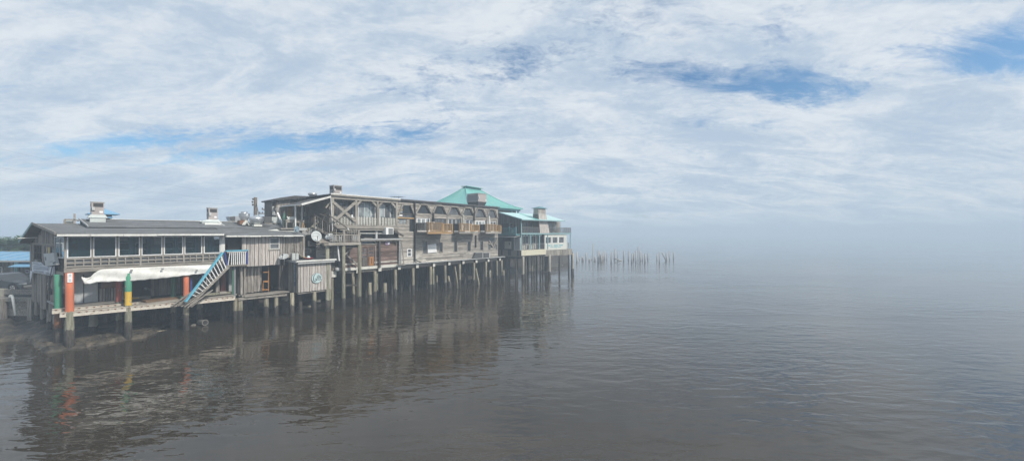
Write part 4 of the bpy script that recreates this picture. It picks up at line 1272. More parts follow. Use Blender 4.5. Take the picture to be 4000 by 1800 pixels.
# things on the hut roof
eb = [(1141, 1154, 'pale grey electric box at the left end of the hut roof'), (1155.5, 1167, 'grey electric box beside its pale twin on the hut roof')]
for i, (a, b_, lab) in enumerate(eb):
    t = thing('electric_box', lab, 'electric box', F.pt((a + b_) / 2, 1013, -.3), 'electric boxes on the hut roof')
    z0_, z1_ = 4.662, F.z(a, 989, -.3)
    P(t, 'case', M['pale_grey'] if i else M['ac_light'], 'box', F, F.u(a, -.3), F.u(b_, -.3), -.3, -.02, z0_, z1_)
    P(t, 'door', M['curb'], 'box', F, F.u(a, -.3) + .03, F.u(b_, -.3) - .03, -.318, -.303, z0_ + .04, z1_ - .04)
    P(t, 'conduit', M['cable'], 'tube', [F.pt(b_ - 2, 991, -.2), F.pt(b_ - 1, 986, -.2), F.pt(b_ - 5, 981, -.15)], .025)
rc = thing('red_basin', 'red plastic basin with scrap lying on the hut roof', 'basin', F.pt(1205, 1012, -.5))
cbas = F.W(F.u(1205, -.5), -.5, 4.664)
P(rc, 'basin', M['red'], 'lathe', cbas, [(.28, 0), (.37, .13), (.39, .15), (.35, .15), (.27, .03)], 20, smooth=True)
P(rc, 'scrap', M['sign_blue'], 'frustum', F, (F.u(1199, -.5), F.u(1211, -.5), -.6, -.3, 4.82), (F.u(1203, -.5), F.u(1208, -.5), -.5, -.4, 4.98))
for (a, b_, lab) in (((1167, 992), (1194, 1009), 'pale plank leaning across the hut roof'), ((1184, 1013), (1190, 1004), 'short wood offcut propped beside the red basin')):
    mb = MB(); mb.beam(F.pt(a[0], a[1], -.1), F.pt(b_[0], b_[1], -.5), .2, .04)
    tag(mb.build('plank', M['tan'] if a[0] > 1180 else M['pile'], loc=F.pt(a[0], a[1], -.1)), lab, 'plank', 'planks lying about the roofs')
tk = thing('steel_tank', 'grey steel tank between the middle wall and the two-storey building', 'tank', F.W(F.u(1195, 1.5), 1.5, 4.7))
cT = F.W(F.u(1198, 1.4), 1.4, 4.7)
P(tk, 'body', M['mid_grey'], 'lathe', cT, [(.48, 0), (.5, .05), (.5, .75), (.48, .8), (.2, .86)], 22, smooth=True)
P(tk, 'band', M['grille'], 'lathe', cT + UPV * .35, [(.505, 0), (.51, .02), (.505, .04)], 22)
fg = thing('metal_locker', 'tall grey metal locker right of the steel tank', 'locker', F.W(F.u(1225, 1.2), 1.2, 4.7))
P(fg, 'body', M['mid_grey'], 'box', F, F.u(1218, 1.2), F.u(1238, 1.2), 1.2, 1.8, 4.6, F.z(1228, 974, 1.2))
P(fg, 'handle', M['dark'], 'box', F, F.u(1224, 1.2), F.u(1229, 1.2), 1.17, 1.197, 5.25, 5.31)
mt_ = thing('water_meter_box', 'pale utility box on the pile right of the hut', 'utility box', F.pt(1305, 1072, -.6))
P(mt_, 'box', M['concrete_white'], 'box', F, F.u(1295, -.6), F.u(1315, -.6), -.6, -.3, F.z(1305, 1082, -.6), F.z(1305, 1059, -.6))
P(mt_, 'stub', M['timber_v'], 'box', F, F.u(1299, -.5), F.u(1309, -.5), -.5, -.34, F.z(1305, 1059, -.6) + .003, F.z(1305, 1038, -.6))
P(mt_, 'post', M['pile'], 'box', F, F.u(1294, -.45), F.u(1302, -.45), -.5, -.3, -.6, F.z(1305, 1082, -.6) - .003)


# ================================================================== satellite dishes
def dish(c, face, r_, mat, label, roll=0.0, foot=None, ratio=.86):
    c = Vector(c); n_ = Vector(face).normalized()
    t = thing('satellite_dish', label, 'satellite dish', foot if foot is not None else c - UPV * .5, 'satellite dishes')
    rt = n_.cross(UPV).normalized(); up_ = rt.cross(n_).normalized()
    mb = MB(); V, Fc = [], []
    seg, rings = 28, 5
    for side in (0, 1):
        for i in range(rings + 1):
            q = i / rings
            for k in range(seg):
                a = 2 * math.pi * k / seg
                V.append(c + (rt * math.cos(a) * ratio + up_ * math.sin(a)) * r_ * q + n_ * (r_ * .24 * q * q - (.02 if side else 0)))
    off = (rings + 1) * seg
    for i in range(rings):
        for k in range(seg):
            a, b2 = i * seg + k, i * seg + (k + 1) % seg
            Fc.append((a, b2, b2 + seg, a + seg)); Fc.append((a + off + seg, b2 + off + seg, b2 + off, a + off))
    for k in range(seg):
        a, b2 = rings * seg + k, rings * seg + (k + 1) % seg
        Fc.append((a, b2, b2 + off, a + off))
    mb.add(V, Fc)
    mb.build('reflector', M[mat], t, smooth=True)
    fpt = c + n_ * r_ * .95 - up_ * r_ * .35
    P(t, 'feed_arm', M['grille'], 'beam', c - up_ * r_ * .98 + n_ * r_ * .2, fpt, .035, .035)
    P(t, 'feed_arm', M['grille'], 'beam', c + rt * r_ * .8 * ratio + n_ * r_ * .18, fpt, .018, .018)
    P(t, 'feed_horn', M['grille'], 'tube', [fpt, fpt - n_ * .12 + up_ * .04], .045, 8)
    bk = c - n_ * .16
    P(t, 'bracket', M['galv'], 'beam', c - n_ * .02, bk, .12, .12)
    P(t, 'mast', M['galv'], 'tube', [bk, bk - UPV * .22, foot if foot is not None else bk - UPV * .9], .035, 8)
    return t


camdir = lambda p: (Vector((0, 0, HCAM)) - Vector(p)).normalized()
p = F.pt(1235, 924, -.4); dish(p, camdir(p) + UPV * .35 + ALONG * .25, .50, 'dish', 'largest pale satellite dish above the hut roof', foot=F.pt(1262, 958, -.2))
p = F.pt(1287, 926, -.9); dish(p, camdir(p) * .55 + UPV * .9 - ALONG * .3, .40, 'dish', 'satellite dish tilted skyward at the corner of the lower landing', foot=F.pt(1292, 962, -.9))
p = F.pt(1160, 895.5, -.1); dish(p, camdir(p) + UPV * .3 - ALONG * .6, .27, 'dish_blue', 'small blue grey satellite dish on the edge of the near roof', foot=F.W(F.u(1164, .1), .1, 6.93))
p = F.pt(1109, 1005, -.5); dish(p, camdir(p) * .5 + UPV * 1.0 - ALONG * .2, .42, 'dish', 'satellite dish pointing upward beside the blue lettered board', foot=F.pt(1110, 1033, -.15))
p = F.pt(1184, 838, 2.4); dish(p, camdir(p) * .6 + UPV * .8, .34, 'dish_beige', 'dented beige satellite dish on the cluttered upper deck', foot=F.pt(1188, 884, 2.5))

# ================================================================== two-storey building
B = thing('two_storey_building', 'long two-storey weathered building with trapezoid windows and flat roof on piles', 'building', F.W(28, 4, 0))
BU0, BU1, ZB, ZT, ZF = F.u(1293, 0), F.u(1945, 0), 3.63, 10.67, 7.12
ub = lambda px: F.u(px, 0)
zb = lambda px, py: F.z(px, py, 0)


def siding(parent, fr, u0, u1, z0, z1, v, holes=(), pitch=.15, mats=('siding',), mfn=None, seg=(1.6, 4.2), name='siding', proud=.028):
    m_ = MB()
    z = z0; row = 0
    while z < z1 - .02:
        h_ = min(pitch, z1 - z)
        cuts = sorted(c for c in (hh(z + h_ / 2) for hh in holes) if c)
        spans, a = [], u0
        for (c0, c1) in cuts:
            if c0 > a: spans.append((a, min(c0, u1)))
            a = max(a, c1)
        if a < u1: spans.append((a, u1))
        for (a, b_) in spans:
            x = a
            while x < b_ - .01:
                x2 = min(x + R.uniform(*seg), b_)
                if b_ - x2 < .3: x2 = b_
                w_ = fr.W; g_ = .004
                pr_ = proud * R.uniform(.6, 1.3); sg_ = R.uniform(-.01, .01)
                m_.hexa([w_(x + g_, v - pr_, z + sg_), w_(x2 - g_, v - pr_, z + R.uniform(-.008, .008)), w_(x2 - g_, v + .03, z), w_(x + g_, v + .03, z),
                         w_(x + g_, v - .004, z + h_), w_(x2 - g_, v - .004, z + h_), w_(x2 - g_, v + .03, z + h_), w_(x + g_, v + .03, z + h_)],
                        mfn(x, z) if mfn else 0)
                x = x2
        z += h_; row += 1
    return m_.build(name, [M[q] for q in mats], parent, kind='stuff')


def rect(u0, u1, z0, z1): return lambda z: (u0, u1) if z0 <= z <= z1 else None
def trap(uc0, uc1, ut0, ut1, z0, z1):
    def f(z):
        if not z0 <= z <= z1: return None
        t = (z - z0) / (z1 - z0)
        return (uc0 + (ut0 - uc0) * t, uc1 + (ut1 - uc1) * t)
    return f


# core and roof
P(B, 'core', M['wood_dark'], 'box', F, BU0 + .9, BU1 - .05, .75, 9.0, ZB, 10.4)  # solid dark box added inside to block light
P(B, 'rear_backing', M['wood_dark'], 'box', F, 14.25, BU1 - .02, 8.6, 8.7, -.4, ZB - .19)  # dark backing added to hide the sky seen under the floor
P(B, 'back_wall', M['wood_dark'], 'box', F, 14.25, BU0 + .85, 8.6, 8.7, ZB - .1, 7.2)  # added to shut off the sky at the back, behind the hut
P(B, 'floor_slab', M['wood_dark_h'], 'box', F, ub(1240), BU1 - .02, .04, 9.0, ZB - .18, ZB - .003)
P(B, 'roof', M['felt'], 'box', F, BU0 - .12, BU1 + .1, -.2, 9.2, 10.52, 10.62)
P(B, 'roof_trim', M['dark_grey'], 'box', F, ub(1560), BU1 + .12, -.25, -.203, 10.50, 10.66)
P(B, 'roof_trim', M['white'], 'box', F, BU0 - .14, ub(1560) - .003, -.25, -.203, 10.58, 10.67)
P(B, 'roof_trim', M['timber'], 'box', F, BU0 - .12, ub(1560) - .003, -.245, -.203, 10.44, 10.575)
P(B, 'end_wall', M['siding'], 'box', F, BU1 - .05, BU1, .035, 9.0, ZB, 10.51)

# lattice porch, first three bays
cols = (1298, 1390, 1474, 1548)
P(B, 'header_beam', M['timber'], 'box', F, BU0, ub(1552), -.10, .16, 10.18, 10.50)
for px in cols:
    u = ub(px)
    P(B, 'column', M['timber_v'], 'box', F, u - .11, u + .11, -.12, .12, ZF + .25, 10.177)
P(B, 'porch_beam', M['timber'], 'box', F, BU0 - .02, ub(1553), -.16, .1, 7.40, 7.72)
P(B, 'porch_beam', M['timber'], 'box', F, BU0, ub(1553), -.08, .1, 7.22, 7.36)
P(B, 'porch_floor', M['wood_dark_h'], 'box', F, BU0, ub(1553), .11, .74, 7.3, 7.42)
P(B, 'inner_wall', M['wood_v'], 'box', F, BU0 + .06, ub(1552), .62, .7, 7.42, 10.5)
for (a, b_, gm, fm, mull) in ((1308, 1340, 'glass_grey', 'wood_dark', (.3, .6)), (1344, 1386, 'glass_grey', 'wood_dark', (.35, .7)),
                              (1398, 1424, 'glass_pale', 'white_frame', ()), (1425, 1446, 'glass_pale', 'teal_pale', ()), (1447, 1466, 'glass_pale', 'white_frame', ()),
                              (1482, 1502, 'glass_pale', 'white_frame', ()), (1503, 1522, 'glass_grey', 'mid_grey', ()), (1523, 1542, 'glass_pale', 'white_frame', ())):
    window(B, F, F.u(a, .55), F.u(b_, .55), 7.5, 10.0, .53, fm=fm, gm=gm, fw=.06, mull=mull, rails=(.55,) if b_ in (1466, 1542, 1386) else ())
for (a, b_, c_) in (((1303, 790), (1388, 864), 0), ((1387, 791), (1304, 865), 1)):
    P(B, 'cross_brace', M['timber'], 'beam', F.pt(a[0], a[1], -.15 - .11 * c_), F.pt(b_[0], b_[1], -.15 - .11 * c_), .1, .25, side=OUT)
for (a, b_) in (((1392, 802), (1412, 781)), ((1472, 806), (1452, 784)), ((1476, 808), (1496, 787)), ((1546, 812), (1528, 790))):
    P(B, 'knee_brace', M['timber'], 'beam', F.pt(a[0], a[1], .0), F.pt(b_[0], b_[1], .0), .12, .2, side=OUT)
for i in range(3):
    a, b_ = ub(cols[i]) + .12, ub(cols[i + 1]) - .12
    zl, zh = 7.78, 8.56
    m_ = MB(); x = a - (zh - zl)
    while x < b_:
        for s_ in (1, -1):
            x0, x1_ = (x, x + zh - zl) if s_ > 0 else (x + zh - zl, x)
            t0, t1 = 0.0, 1.0
            def cl_t(xx): return (xx - x0) / (x1_ - x0)
            lo, hi = sorted((cl_t(a), cl_t(b_)))
            t0, t1 = max(0, lo), min(1, hi)
            if t1 - t0 > .08:
                p0 = F.W(x0 + (x1_ - x0) * t0, -.02 - .012 * s_, zl + (zh - zl) * t0); p1 = F.W(x0 + (x1_ - x0) * t1, -.02 - .012 * s_, zl + (zh - zl) * t1)
                m_.beam(p0, p1, .012, .045, side=OUT)
        x += .17
    m_.build('lattice', M['concrete_white'], B, kind='stuff')
    P(B, 'lattice_rail', M['timber'], 'box', F, a, b_, -.06, .02, 7.73, 7.79)
    n_ = 7 if i < 2 else 6
    for k in range(1, n_):
        u = a + (b_ - a) * k / n_
        P(B, 'lattice_picket', M['wood_dark'], 'box', F, u - .02, u + .02, -.075, -.04, 7.76, 8.66)
P(B, 'meter', M['white_clean'], 'box', F, ub(1367), ub(1372), -.3, -.22, 8.45, 8.75)
# near-black sheet painted as the shade between the storeys, window air conditioner
P(B, 'gap_shade', M['dark'], 'box', F, BU0 + .1, ub(1553), .5, .56, 6.3, 7.3)
P(B, 'porch_ledge', M['pale_grey'], 'box', F, ub(1400), ub(1563), -.45, .3, 6.28, 6.40)
P(B, 'ledge_trim', M['timber'], 'box', F, ub(1402), ub(1562), -.40, .29, 6.18, 6.277)
P(B, 'gap_frame', M['white'], 'beam', F.pt(1403, 911, .1), F.pt(1492, 911.5, .1), .05, .06)
P(B, 'gap_post', M['pale_grey'], 'box', F, ub(1470), ub(1477), .1, .2, 6.42, 7.2)

# upper wall with trapezoid windows
ups = []
arch = ((1626, 1683, 1647, 1663, 803.5, 834), (1692, 1743, 1708, 1725, 807, 837), (1750, 1799, 1766, 1782, 811.5, 840), (1805, 1850, 1820, 1835, 815.5, 843), (1856, 1898, 1869, 1882, 819, 848), (1903, 1940, 1915, 1928, 821, 851))
holes_u = []
arch = tuple((a, b_, c_ - 2.5, d_ + 2.5, yt, yb) for (a, b_, c_, d_, yt, yb) in arch)
for (a, b_, c_, d_, yt, yb) in arch:
    pxm = (a + b_) / 2
    zt_, zb_ = zb(pxm, yt), zb(pxm, yb)
    holes_u.append(trap(ub(a), ub(b_), ub(c_), ub(d_), zb_, zt_))
    holes_u.append(rect(ub(a) + .03, ub(b_) - .03, ZF, zb_ - .42))
a0 = (1558, 1617, 1572, 1602, 800.5, 832)
holes_u.append(trap(ub(1558), ub(1618), ub(1572), ub(1603), zb(1588, 836), zb(1588, 801)))
holes_u.append(rect(ub(1558), ub(1618), zb(1588, 853), zb(1588, 836)))
holes_u.append(rect(ub(1558), ub(1588), zb(1570, 876), zb(1570, 853)))
holes_u.append(rect(ub(1599), ub(1617), ZF, zb(1608, 854)))
siding(B, F, ub(1553), BU1, ZF, 10.5, 0, holes_u, .16)
def trap_window(px, zt_, zb_, gm, nm='trapezoid_window'):
    a, b_, c_, d_ = px
    pts = [F.W(ub(a), .12, zb_), F.W(ub(b_), .12, zb_), F.W(ub(d_), .12, zt_), F.W(ub(c_), .12, zt_)]
    m_ = MB()
    for i in range(4): m_.beam(pts[i] + OUT * .03, pts[(i + 1) % 4] + OUT * .03, .1, .09, side=OUT)
    f = m_.build(nm, M['wood_dark'], B)
    P(f, 'pane', M[gm], 'prism', pts, -OUT * .015)
for i, (a, b_, c_, d_, yt, yb) in enumerate(arch):
    pxm = (a + b_) / 2
    zt_, zb_ = zb(pxm, yt), zb(pxm, yb)
    trap_window((a, b_, c_, d_), zt_, zb_, 'glass_grey' if i > 1 else 'glass_dark')
    P(B, 'transom_beam', M['timber'], 'box', F, ub(a) - .05, ub(b_) + .05, -.06, .14, zb_ - .2, zb_ - .05)
    P(B, 'transom_board', M['wood_h'], 'box', F, ub(a) - .02, ub(b_) + .02, -.012, .1, zb_ - .42, zb_ - .205)
    for (x0, x1_) in ((a - 3.2, c_ - 4.2), (b_ + 3.2, d_ + 4.2)):
        P(B, 'arch_brace', M['timber'], 'beam', F.W(ub(x0), -.06, zb_ - .02), F.W(ub(x1_), -.06, zt_ + .04), .12, .2, side=OUT)
    P(B, 'arch_head', M['timber'], 'box', F, ub(c_) - .12, ub(d_) + .12, -.1, .1, zt_ + .05, zt_ + .2)
    white = i != 1
    kind = (0.34, .66) if i in (0, 4) else (.33, .66)
    d0 = zb_ - .46
    window(B, F, ub(a) + .06, ub(b_) - .06, ZF + .02, d0, .05, fm='white_clean' if white else 'wood_dark', gm='glass_grey' if i not in (0, 4) else 'glass_pale', fw=.09 if i not in (0, 4) else .16, mull=kind, name='glazed_door')
for i in range(5):                                           # columns of wall between the arches
    px = (arch[i][1] + arch[i + 1][0]) / 2
    u = ub(px)
    P(B, 'pier', M['timber_v'], 'box', F, u - .1, u + .1, -.05, -.025, ZF, zb(px, 840))
z1_, z0_ = zb(1588, 801), zb(1588, 836)
trap_window((1558, 1618, 1572, 1603), z1_, z0_, 'glass_dark')
P(B, 'side_window', M['glass_grey'], 'box', F, ub(1558), ub(1618), .12, .14, zb(1588, 853), z0_)
for (x0, x1_) in ((1556, 1571), (1619, 1604)):
    P(B, 'arch_brace', M['timber'], 'beam', F.W(ub(x0), -.06, z0_ - .1), F.W(ub(x1_), -.06, z1_ + .05), .12, .22, side=OUT)
window(B, F, ub(1558), ub(1588), zb(1570, 876), zb(1570, 853), .02, fm='timber', gm='glass_pale', fw=.06, mull=(.6,))
P(B, 'door', M['glass_dark'], 'box', F, ub(1600), ub(1616), .05, .1, ZF, zb(1608, 855))
P(B, 'door_jamb', M['plywood'], 'box', F, ub(1616), ub(1619), -.03, .1, ZF - .1, zb(1608, 855))
P(B, 'orange_rail', M['tan_h'], 'beam', F.pt(1553, 850, -.08), F.pt(1618, 853, -.08), .1, .12)
for (y0, y1, m_n) in ((815, 822, 'amber'), (824, 831, 'deep_blue'), (836, 844, 'white_clean'), (858, 868, 'white_clean')):
    P(B, 'window_sticker', M[m_n] if m_n != 'deep_blue' else M['print'], 'box', F, ub(1560), ub(1574), .085, .1, zb(1566, y1), zb(1566, y0))
for px, y0, y1 in ((1620.5, 783, 1020), (1852.5, 800, 862), (1859, 918, 966)):
    P(B, 'downpipe', M['dark'], 'tube', [F.pt(px, y0, -.16), F.pt(px, y1, -.16)], .085, 8)
P(B, 'downpipe', M['dark'], 'tube', [F.pt(1622, 1015, -.16), F.pt(1648, 1026, -.3)], .06, 8)
P(B, 'corner_downpipe', M['white'], 'tube', [F.pt(1292, 771, -.2), F.pt(1294, 805, -.2), F.pt(1299, 902, -.2)], .04, 8)

# lower walls
lw = []
tall = ((1650, 1669, 944.5, 992), (1713.5, 1730, 944, 985), (1772, 1787, 941.5, 984.5), (1824, 1840, 941, 983), (1874, 1888, 940, 979))
for (a, b_, y0, y1) in tall:
    pm = (a + b_) / 2
    lw.append(rect(ub(a), ub(b_), zb(pm, y1), zb(pm, y0)))
lw.append(rect(ub(1590), ub(1607), zb(1598, 1002), zb(1598, 971)))
lw.append(rect(ub(1907), ub(1943), zb(1925, 977), zb(1925, 927)))
siding(B, F, ub(1556), BU1, ZB, ZF + .02, 0.0, lw, .16, mats=('siding', 'siding_pale'), mfn=lambda u, z: 1 if z < 4.6 and (u < ub(1650) or R.random() < .25) else 0)
for i, (a, b_, y0, y1) in enumerate(tall):
    pm = (a + b_) / 2
    window(B, F, ub(a), ub(b_), zb(pm, y1), zb(pm, y0), -.035, fm='timber_v', gm='glass_dark' if i else 'glass_grey', fw=.09, th=.1, gback=.06)
window(B, F, ub(1590), ub(1607), zb(1598, 1002), zb(1598, 971), -.04, fm='white_clean', gm='glass_grey', fw=.09, rails=(.52,))
# braced window at the far corner
pts = dict(l=1907, r=1943)
window(B, F, ub(1907), ub(1943), zb(1925, 977), zb(1925, 927), .03, fm='timber_v', gm='glass_grey', fw=.08, mull=(.22, .5, .78))
for (a, b_) in (((1908, 934), (1926, 965)), ((1942, 934), (1926, 965)), ((1907, 952), (1917, 952)), ((1936, 952), (1943, 952))):
    P(B, 'brace', M['timber'], 'beam', F.pt(a[0], a[1], -.06), F.pt(b_[0], b_[1], -.06), .1, .2, side=OUT)
P(B, 'brace_infill', M['siding'], 'prism', [F.pt(1912, 980, -.02), F.pt(1940, 977, -.02), F.pt(1932, 968, -.02), F.pt(1926, 965, -.02), F.pt(1918, 969, -.02)], -OUT * .04)
# red part of the ground floor
rz1 = 6.18
def red_m(u, z): return 1 if (z < 4.35 and u > ub(1470)) else (1 if z < 4.0 and R.random() < .35 else 0)
hd = [rect(ub(1410), ub(1462), ZB, zb(1436, 963)), trap(ub(1408), ub(1470), ub(1424), ub(1452), zb(1436, 953), zb(1436, 932))]
siding(B, F, ub(1338), ub(1552), ZB, rz1, .0, hd, .14, mats=('siding_red', 'siding_pale'), mfn=red_m)
siding(B, F, ub(1240), ub(1338), 4.3, 6.6, .25, (), .16, mats=('siding',))
P(B, 'stud', M['timber_v'], 'box', F, ub(1300), ub(1306), .1, .2, 4.3, 6.2)
P(B, 'transom', M['glass_grey'], 'prism', [F.W(ub(1408), .08, zb(1436, 953)), F.W(ub(1470), .08, zb(1436, 953)), F.W(ub(1452), .08, zb(1436, 932)), F.W(ub(1424), .08, zb(1436, 932))], -OUT * .02)
for (a, b_) in (((1407, 953), (1424, 931)), ((1424, 931), (1452, 931.5)), ((1452, 931.5), (1472, 953)), ((1407, 953), (1472, 953))):
    P(B, 'transom_frame', M['timber'], 'beam', F.pt(a[0], a[1], -.03), F.pt(b_[0], b_[1], -.03), .08, .12, side=OUT)
for (a, b_) in ((1411, 1436), (1437, 1461)):
    f = window(B, F, ub(a), ub(b_), ZB + .02, zb(1436, 965), -.01, fm='siding_red', gm='glass_grey', fw=.12, mull=(.5,), rails=(.4, .6, .8), name='door')
P(B, 'door_panel', M['orange_wood'], 'box', F, ub(1441), ub(1458), -.07, -.015, ZB + .05, zb(1450, 1002))
P(B, 'door_panel', M['wood_dark'], 'box', F, ub(1414), ub(1433), -.05, -.015, ZB + .05, zb(1424, 1006))
P(B, 'door_slot', M['dark'], 'box', F, ub(1448.5), ub(1451), -.075, -.072, ZB + .25, zb(1450, 1008))
for px in (1408, 1464):
    P(B, 'door_jamb', M['timber_v'], 'box', F, ub(px), ub(px + 2.6), -.06, .03, ZB, zb(1436, 960))
P(B, 'porch_post', M['wood_dark'], 'box', F, ub(1474), ub(1480), -.34, -.2, ZB - .2, 6.17)
for px in (1553, 1558.5):
    P(B, 'frame_post', M['pale_grey'], 'box', F, ub(px), ub(px + 2), -.34, -.26, ZB - .1, 6.27)
for k in range(12):
    z = ZB + .15 + k * .2
    P(B, 'frame_rung', M['pale_grey'], 'box', F, ub(1555), ub(1558.5), -.32, -.28, z, z + .05)
P(B, 'leaning_pole', M['timber_v'], 'beam', F.pt(1566, 928, -.3), F.pt(1578, 1034, -.5), .12, .1)
P(B, 'pole_shelf', M['timber'], 'beam', F.pt(1553, 1033, -.4), F.pt(1580, 1033.5, -.4), .3, .08)
P(B, 'gutter_arm', M['wood_dark'], 'beam', F.pt(1540, 902, -.25), F.pt(1576, 922, -.5), .16, .2)
for (a, b_) in (((1480, 944), (1494, 931)), ((1550, 952), (1538, 935))):
    P(B, 'knee_brace', M['wood_dark'], 'beam', F.pt(a[0], a[1], -.2), F.pt(b_[0], b_[1], -.2), .1, .1, side=OUT)
# sill boards and base ledge
P(B, 'sill_beam', M['concrete_white'], 'box', F, ub(1343), ub(1472), -.1, .035, ZB - .27, ZB - .005)
P(B, 'sill_beam', M['concrete_white'], 'box', F, ub(1476), ub(1553), -.12, .035, ZB - .27, ZB + .02)
P(B, 'base_ledge', M['pale_grey'], 'box', F, ub(1566), ub(1965), -.42, .035, ZB - .09, ZB - .003)
P(B, 'skirt_beam', M['timber'], 'box', F, ub(1343), BU1, .15, .4, ZB - .55, ZB - .2)
# painted ends of the cross beams, beams themselves
for px in (1394.5, 1480, 1556, 1626, 1691, 1751, 1806, 1857, 1904, 1949):
    u = ub(px)
    w_ = .17
    P(B, 'beam_end', M['concrete_white'], 'box', F, u - w_, u + w_, -.22, -.16, 3.05, 3.47)
    P(B, 'cross_beam', M['wood_dark'], 'box', F, u - .14, u + .14, -.157, 8.9, 3.08, 3.44)
# piles: front row
for (px, v, rad, mt) in ((1381.5, .3, .15, 'pile'), (1464, .1, .16, 'pile'), (1472, .6, .12, 'pile_green'), (1544, .1, .17, 'pile'), (1614.5, .1, .15, 'pile'), (1681, .0, .15, 'pile'), (1692, .2, .14, 'pile_green'),
                     (1741, .0, .15, 'pile'), (1796, .0, .14, 'pile'), (1850, .0, .14, 'pile'), (1898, .0, .14, 'pile'), (1942, .0, .14, 'pile'), (1961, .1, .11, 'pile'), (1395, 1.0, .13, 'pile_dark')):
    pile(B, F, F.u(px, v), v, 3.05, rad, [(3.05, mt)], lean=(R.uniform(-.1, .1), 0))
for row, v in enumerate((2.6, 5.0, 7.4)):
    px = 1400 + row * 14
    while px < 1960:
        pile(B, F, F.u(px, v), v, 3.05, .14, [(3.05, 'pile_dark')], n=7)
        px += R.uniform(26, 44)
# rooftop pieces
P(B, 'roof_vent', M['galv'], 'lathe', F.W(F.u(1221, 5.5) + .0, 5.5, 10.62), [(.3, 0), (.3, .2), (.42, .3), (.44, .45), (.3, .52)], 18, smooth=True)

ac_unit(F, 1.2, 1287, 1303, 1336, 724, 757, 757, None, None, 'brown air conditioner at the near corner of the flat roof', cab='ac', grille_h=.4)
ac_unit(F, 1.4, 1840, 1868, 1901, 755, 787, 797, None, None, 'brown air conditioner on legs against the teal roof', cab='ac', grille_h=.0, depth=2.2)
lg_ = F.u(1868, 1.4)
for o_ in list(bpy.data.objects):
    if o_.get('label') == 'brown air conditioner on legs against the teal roof':
        P(o_, 'stand', M['grille'], 'frustum', F, (lg_ + .25, F.u(1896, 1.4) - .1, 1.6, 3.3, 10.63), (lg_ + .02, F.u(1901, 1.4), 1.42, 3.58, F.z(1868, 787.5, 1.4)))
an = thing('tv_antenna', 'thin television antenna on the flat roof edge', 'antenna', F.pt(1557, 776, .5))
P(an, 'mast', M['cable'], 'tube', [F.pt(1557, 780, .5), F.pt(1557.5, 766, .5)], .02, 6)
P(an, 'boom', M['cable'], 'tube', [F.pt(1528, 768, .5), F.pt(1571, 770, .5)], .015, 6)
for k in range(6):
    q = F.pt(1530 + 8 * k, 768.2 + .35 * k, .5)
    P(an, 'element', M['cable'], 'tube', [q - OUT * .5 - ALONG * .1, q + OUT * .5 + ALONG * .1], .01, 5)

wa = thing('window_air_conditioner', 'white window air conditioner jutting out above the red wall', 'air conditioner', F.pt(1522, 917, -.4))
P(wa, 'case', M['white_clean'], 'box', F, F.u(1508, -.4) , F.u(1537, -.4), -.4, .3, zb(1522, 916) + .02, zb(1522, 889))
P(wa, 'grille', M['mid_grey'], 'box', F, F.u(1518, -.42), F.u(1535, -.42), -.425, -.403, zb(1522, 914), zb(1522, 892))
ps = thing('oval_sign', 'purple oval sign on the red lap siding', 'sign', F.pt(1514, 950, -.08))
m_ = MB(); c = F.pt(1513.5, 949.5, -.06)
m_.prism([c + ALONG * .33 * math.cos(k * math.pi / 12) * (1 if abs(math.cos(k * math.pi / 12)) > .3 else 1) + UPV * .2 * math.sin(k * math.pi / 12) for k in range(24)], OUT * .03)
m_.build('board', M['purple'], ps)
m_ = MB(); m_.prism([c + OUT * .032 + ALONG * (.12 + .13 * math.cos(k * math.pi / 10)) + UPV * .12 * math.sin(k * math.pi / 10) for k in range(20)], OUT * .01)
m_.build('emblem', M['banner'], ps)
wb = thing('white_board', 'plain white board tilted against the grey lower wall', 'board', F.pt(1688, 990, -.1))
P(wb, 'board', M['white_clean'], 'prism', [F.pt(1672, 988, -.12), F.pt(1706.5, 984, -.12), F.pt(1704, 951.5, -.06), F.pt(1670.5, 956, -.06)], -OUT * .04)
for (a, b_, y0, y1, lab, nm) in ((1858, 1887, 987, 1007, 'dark slant-sided metal bin on the ledge below the far windows', 'metal_bin'), (1891, 1913, 987, 1004, 'dark metal box with a pale edge at the far end of the ledge', 'metal_box')):
    t = thing(nm, lab, 'bin', F.pt(a, y1, -.35))
    zl, zh = ZB - .0, zb(a, y0)
    P(t, 'body', M['dark_grey'], 'frustum', F, (F.u(a, -.35) - (.45 if nm == 'metal_bin' else 0), F.u(b_, -.35), -.38, .0 - .04, zl), (F.u(a, -.35), F.u(b_, -.35), -.38, -.04, zh))
    P(t, 'lid', M['pale_grey'], 'box', F, F.u(a, -.35) - .02, F.u(b_, -.35) + .02, -.4, -.045, zh + .003, zh + .05)
    P(t, 'edge', M['white'], 'box', F, F.u(b_, -.35) - .1, F.u(b_, -.35) - .02, -.395, -.383, zl + .02, zh - .02)

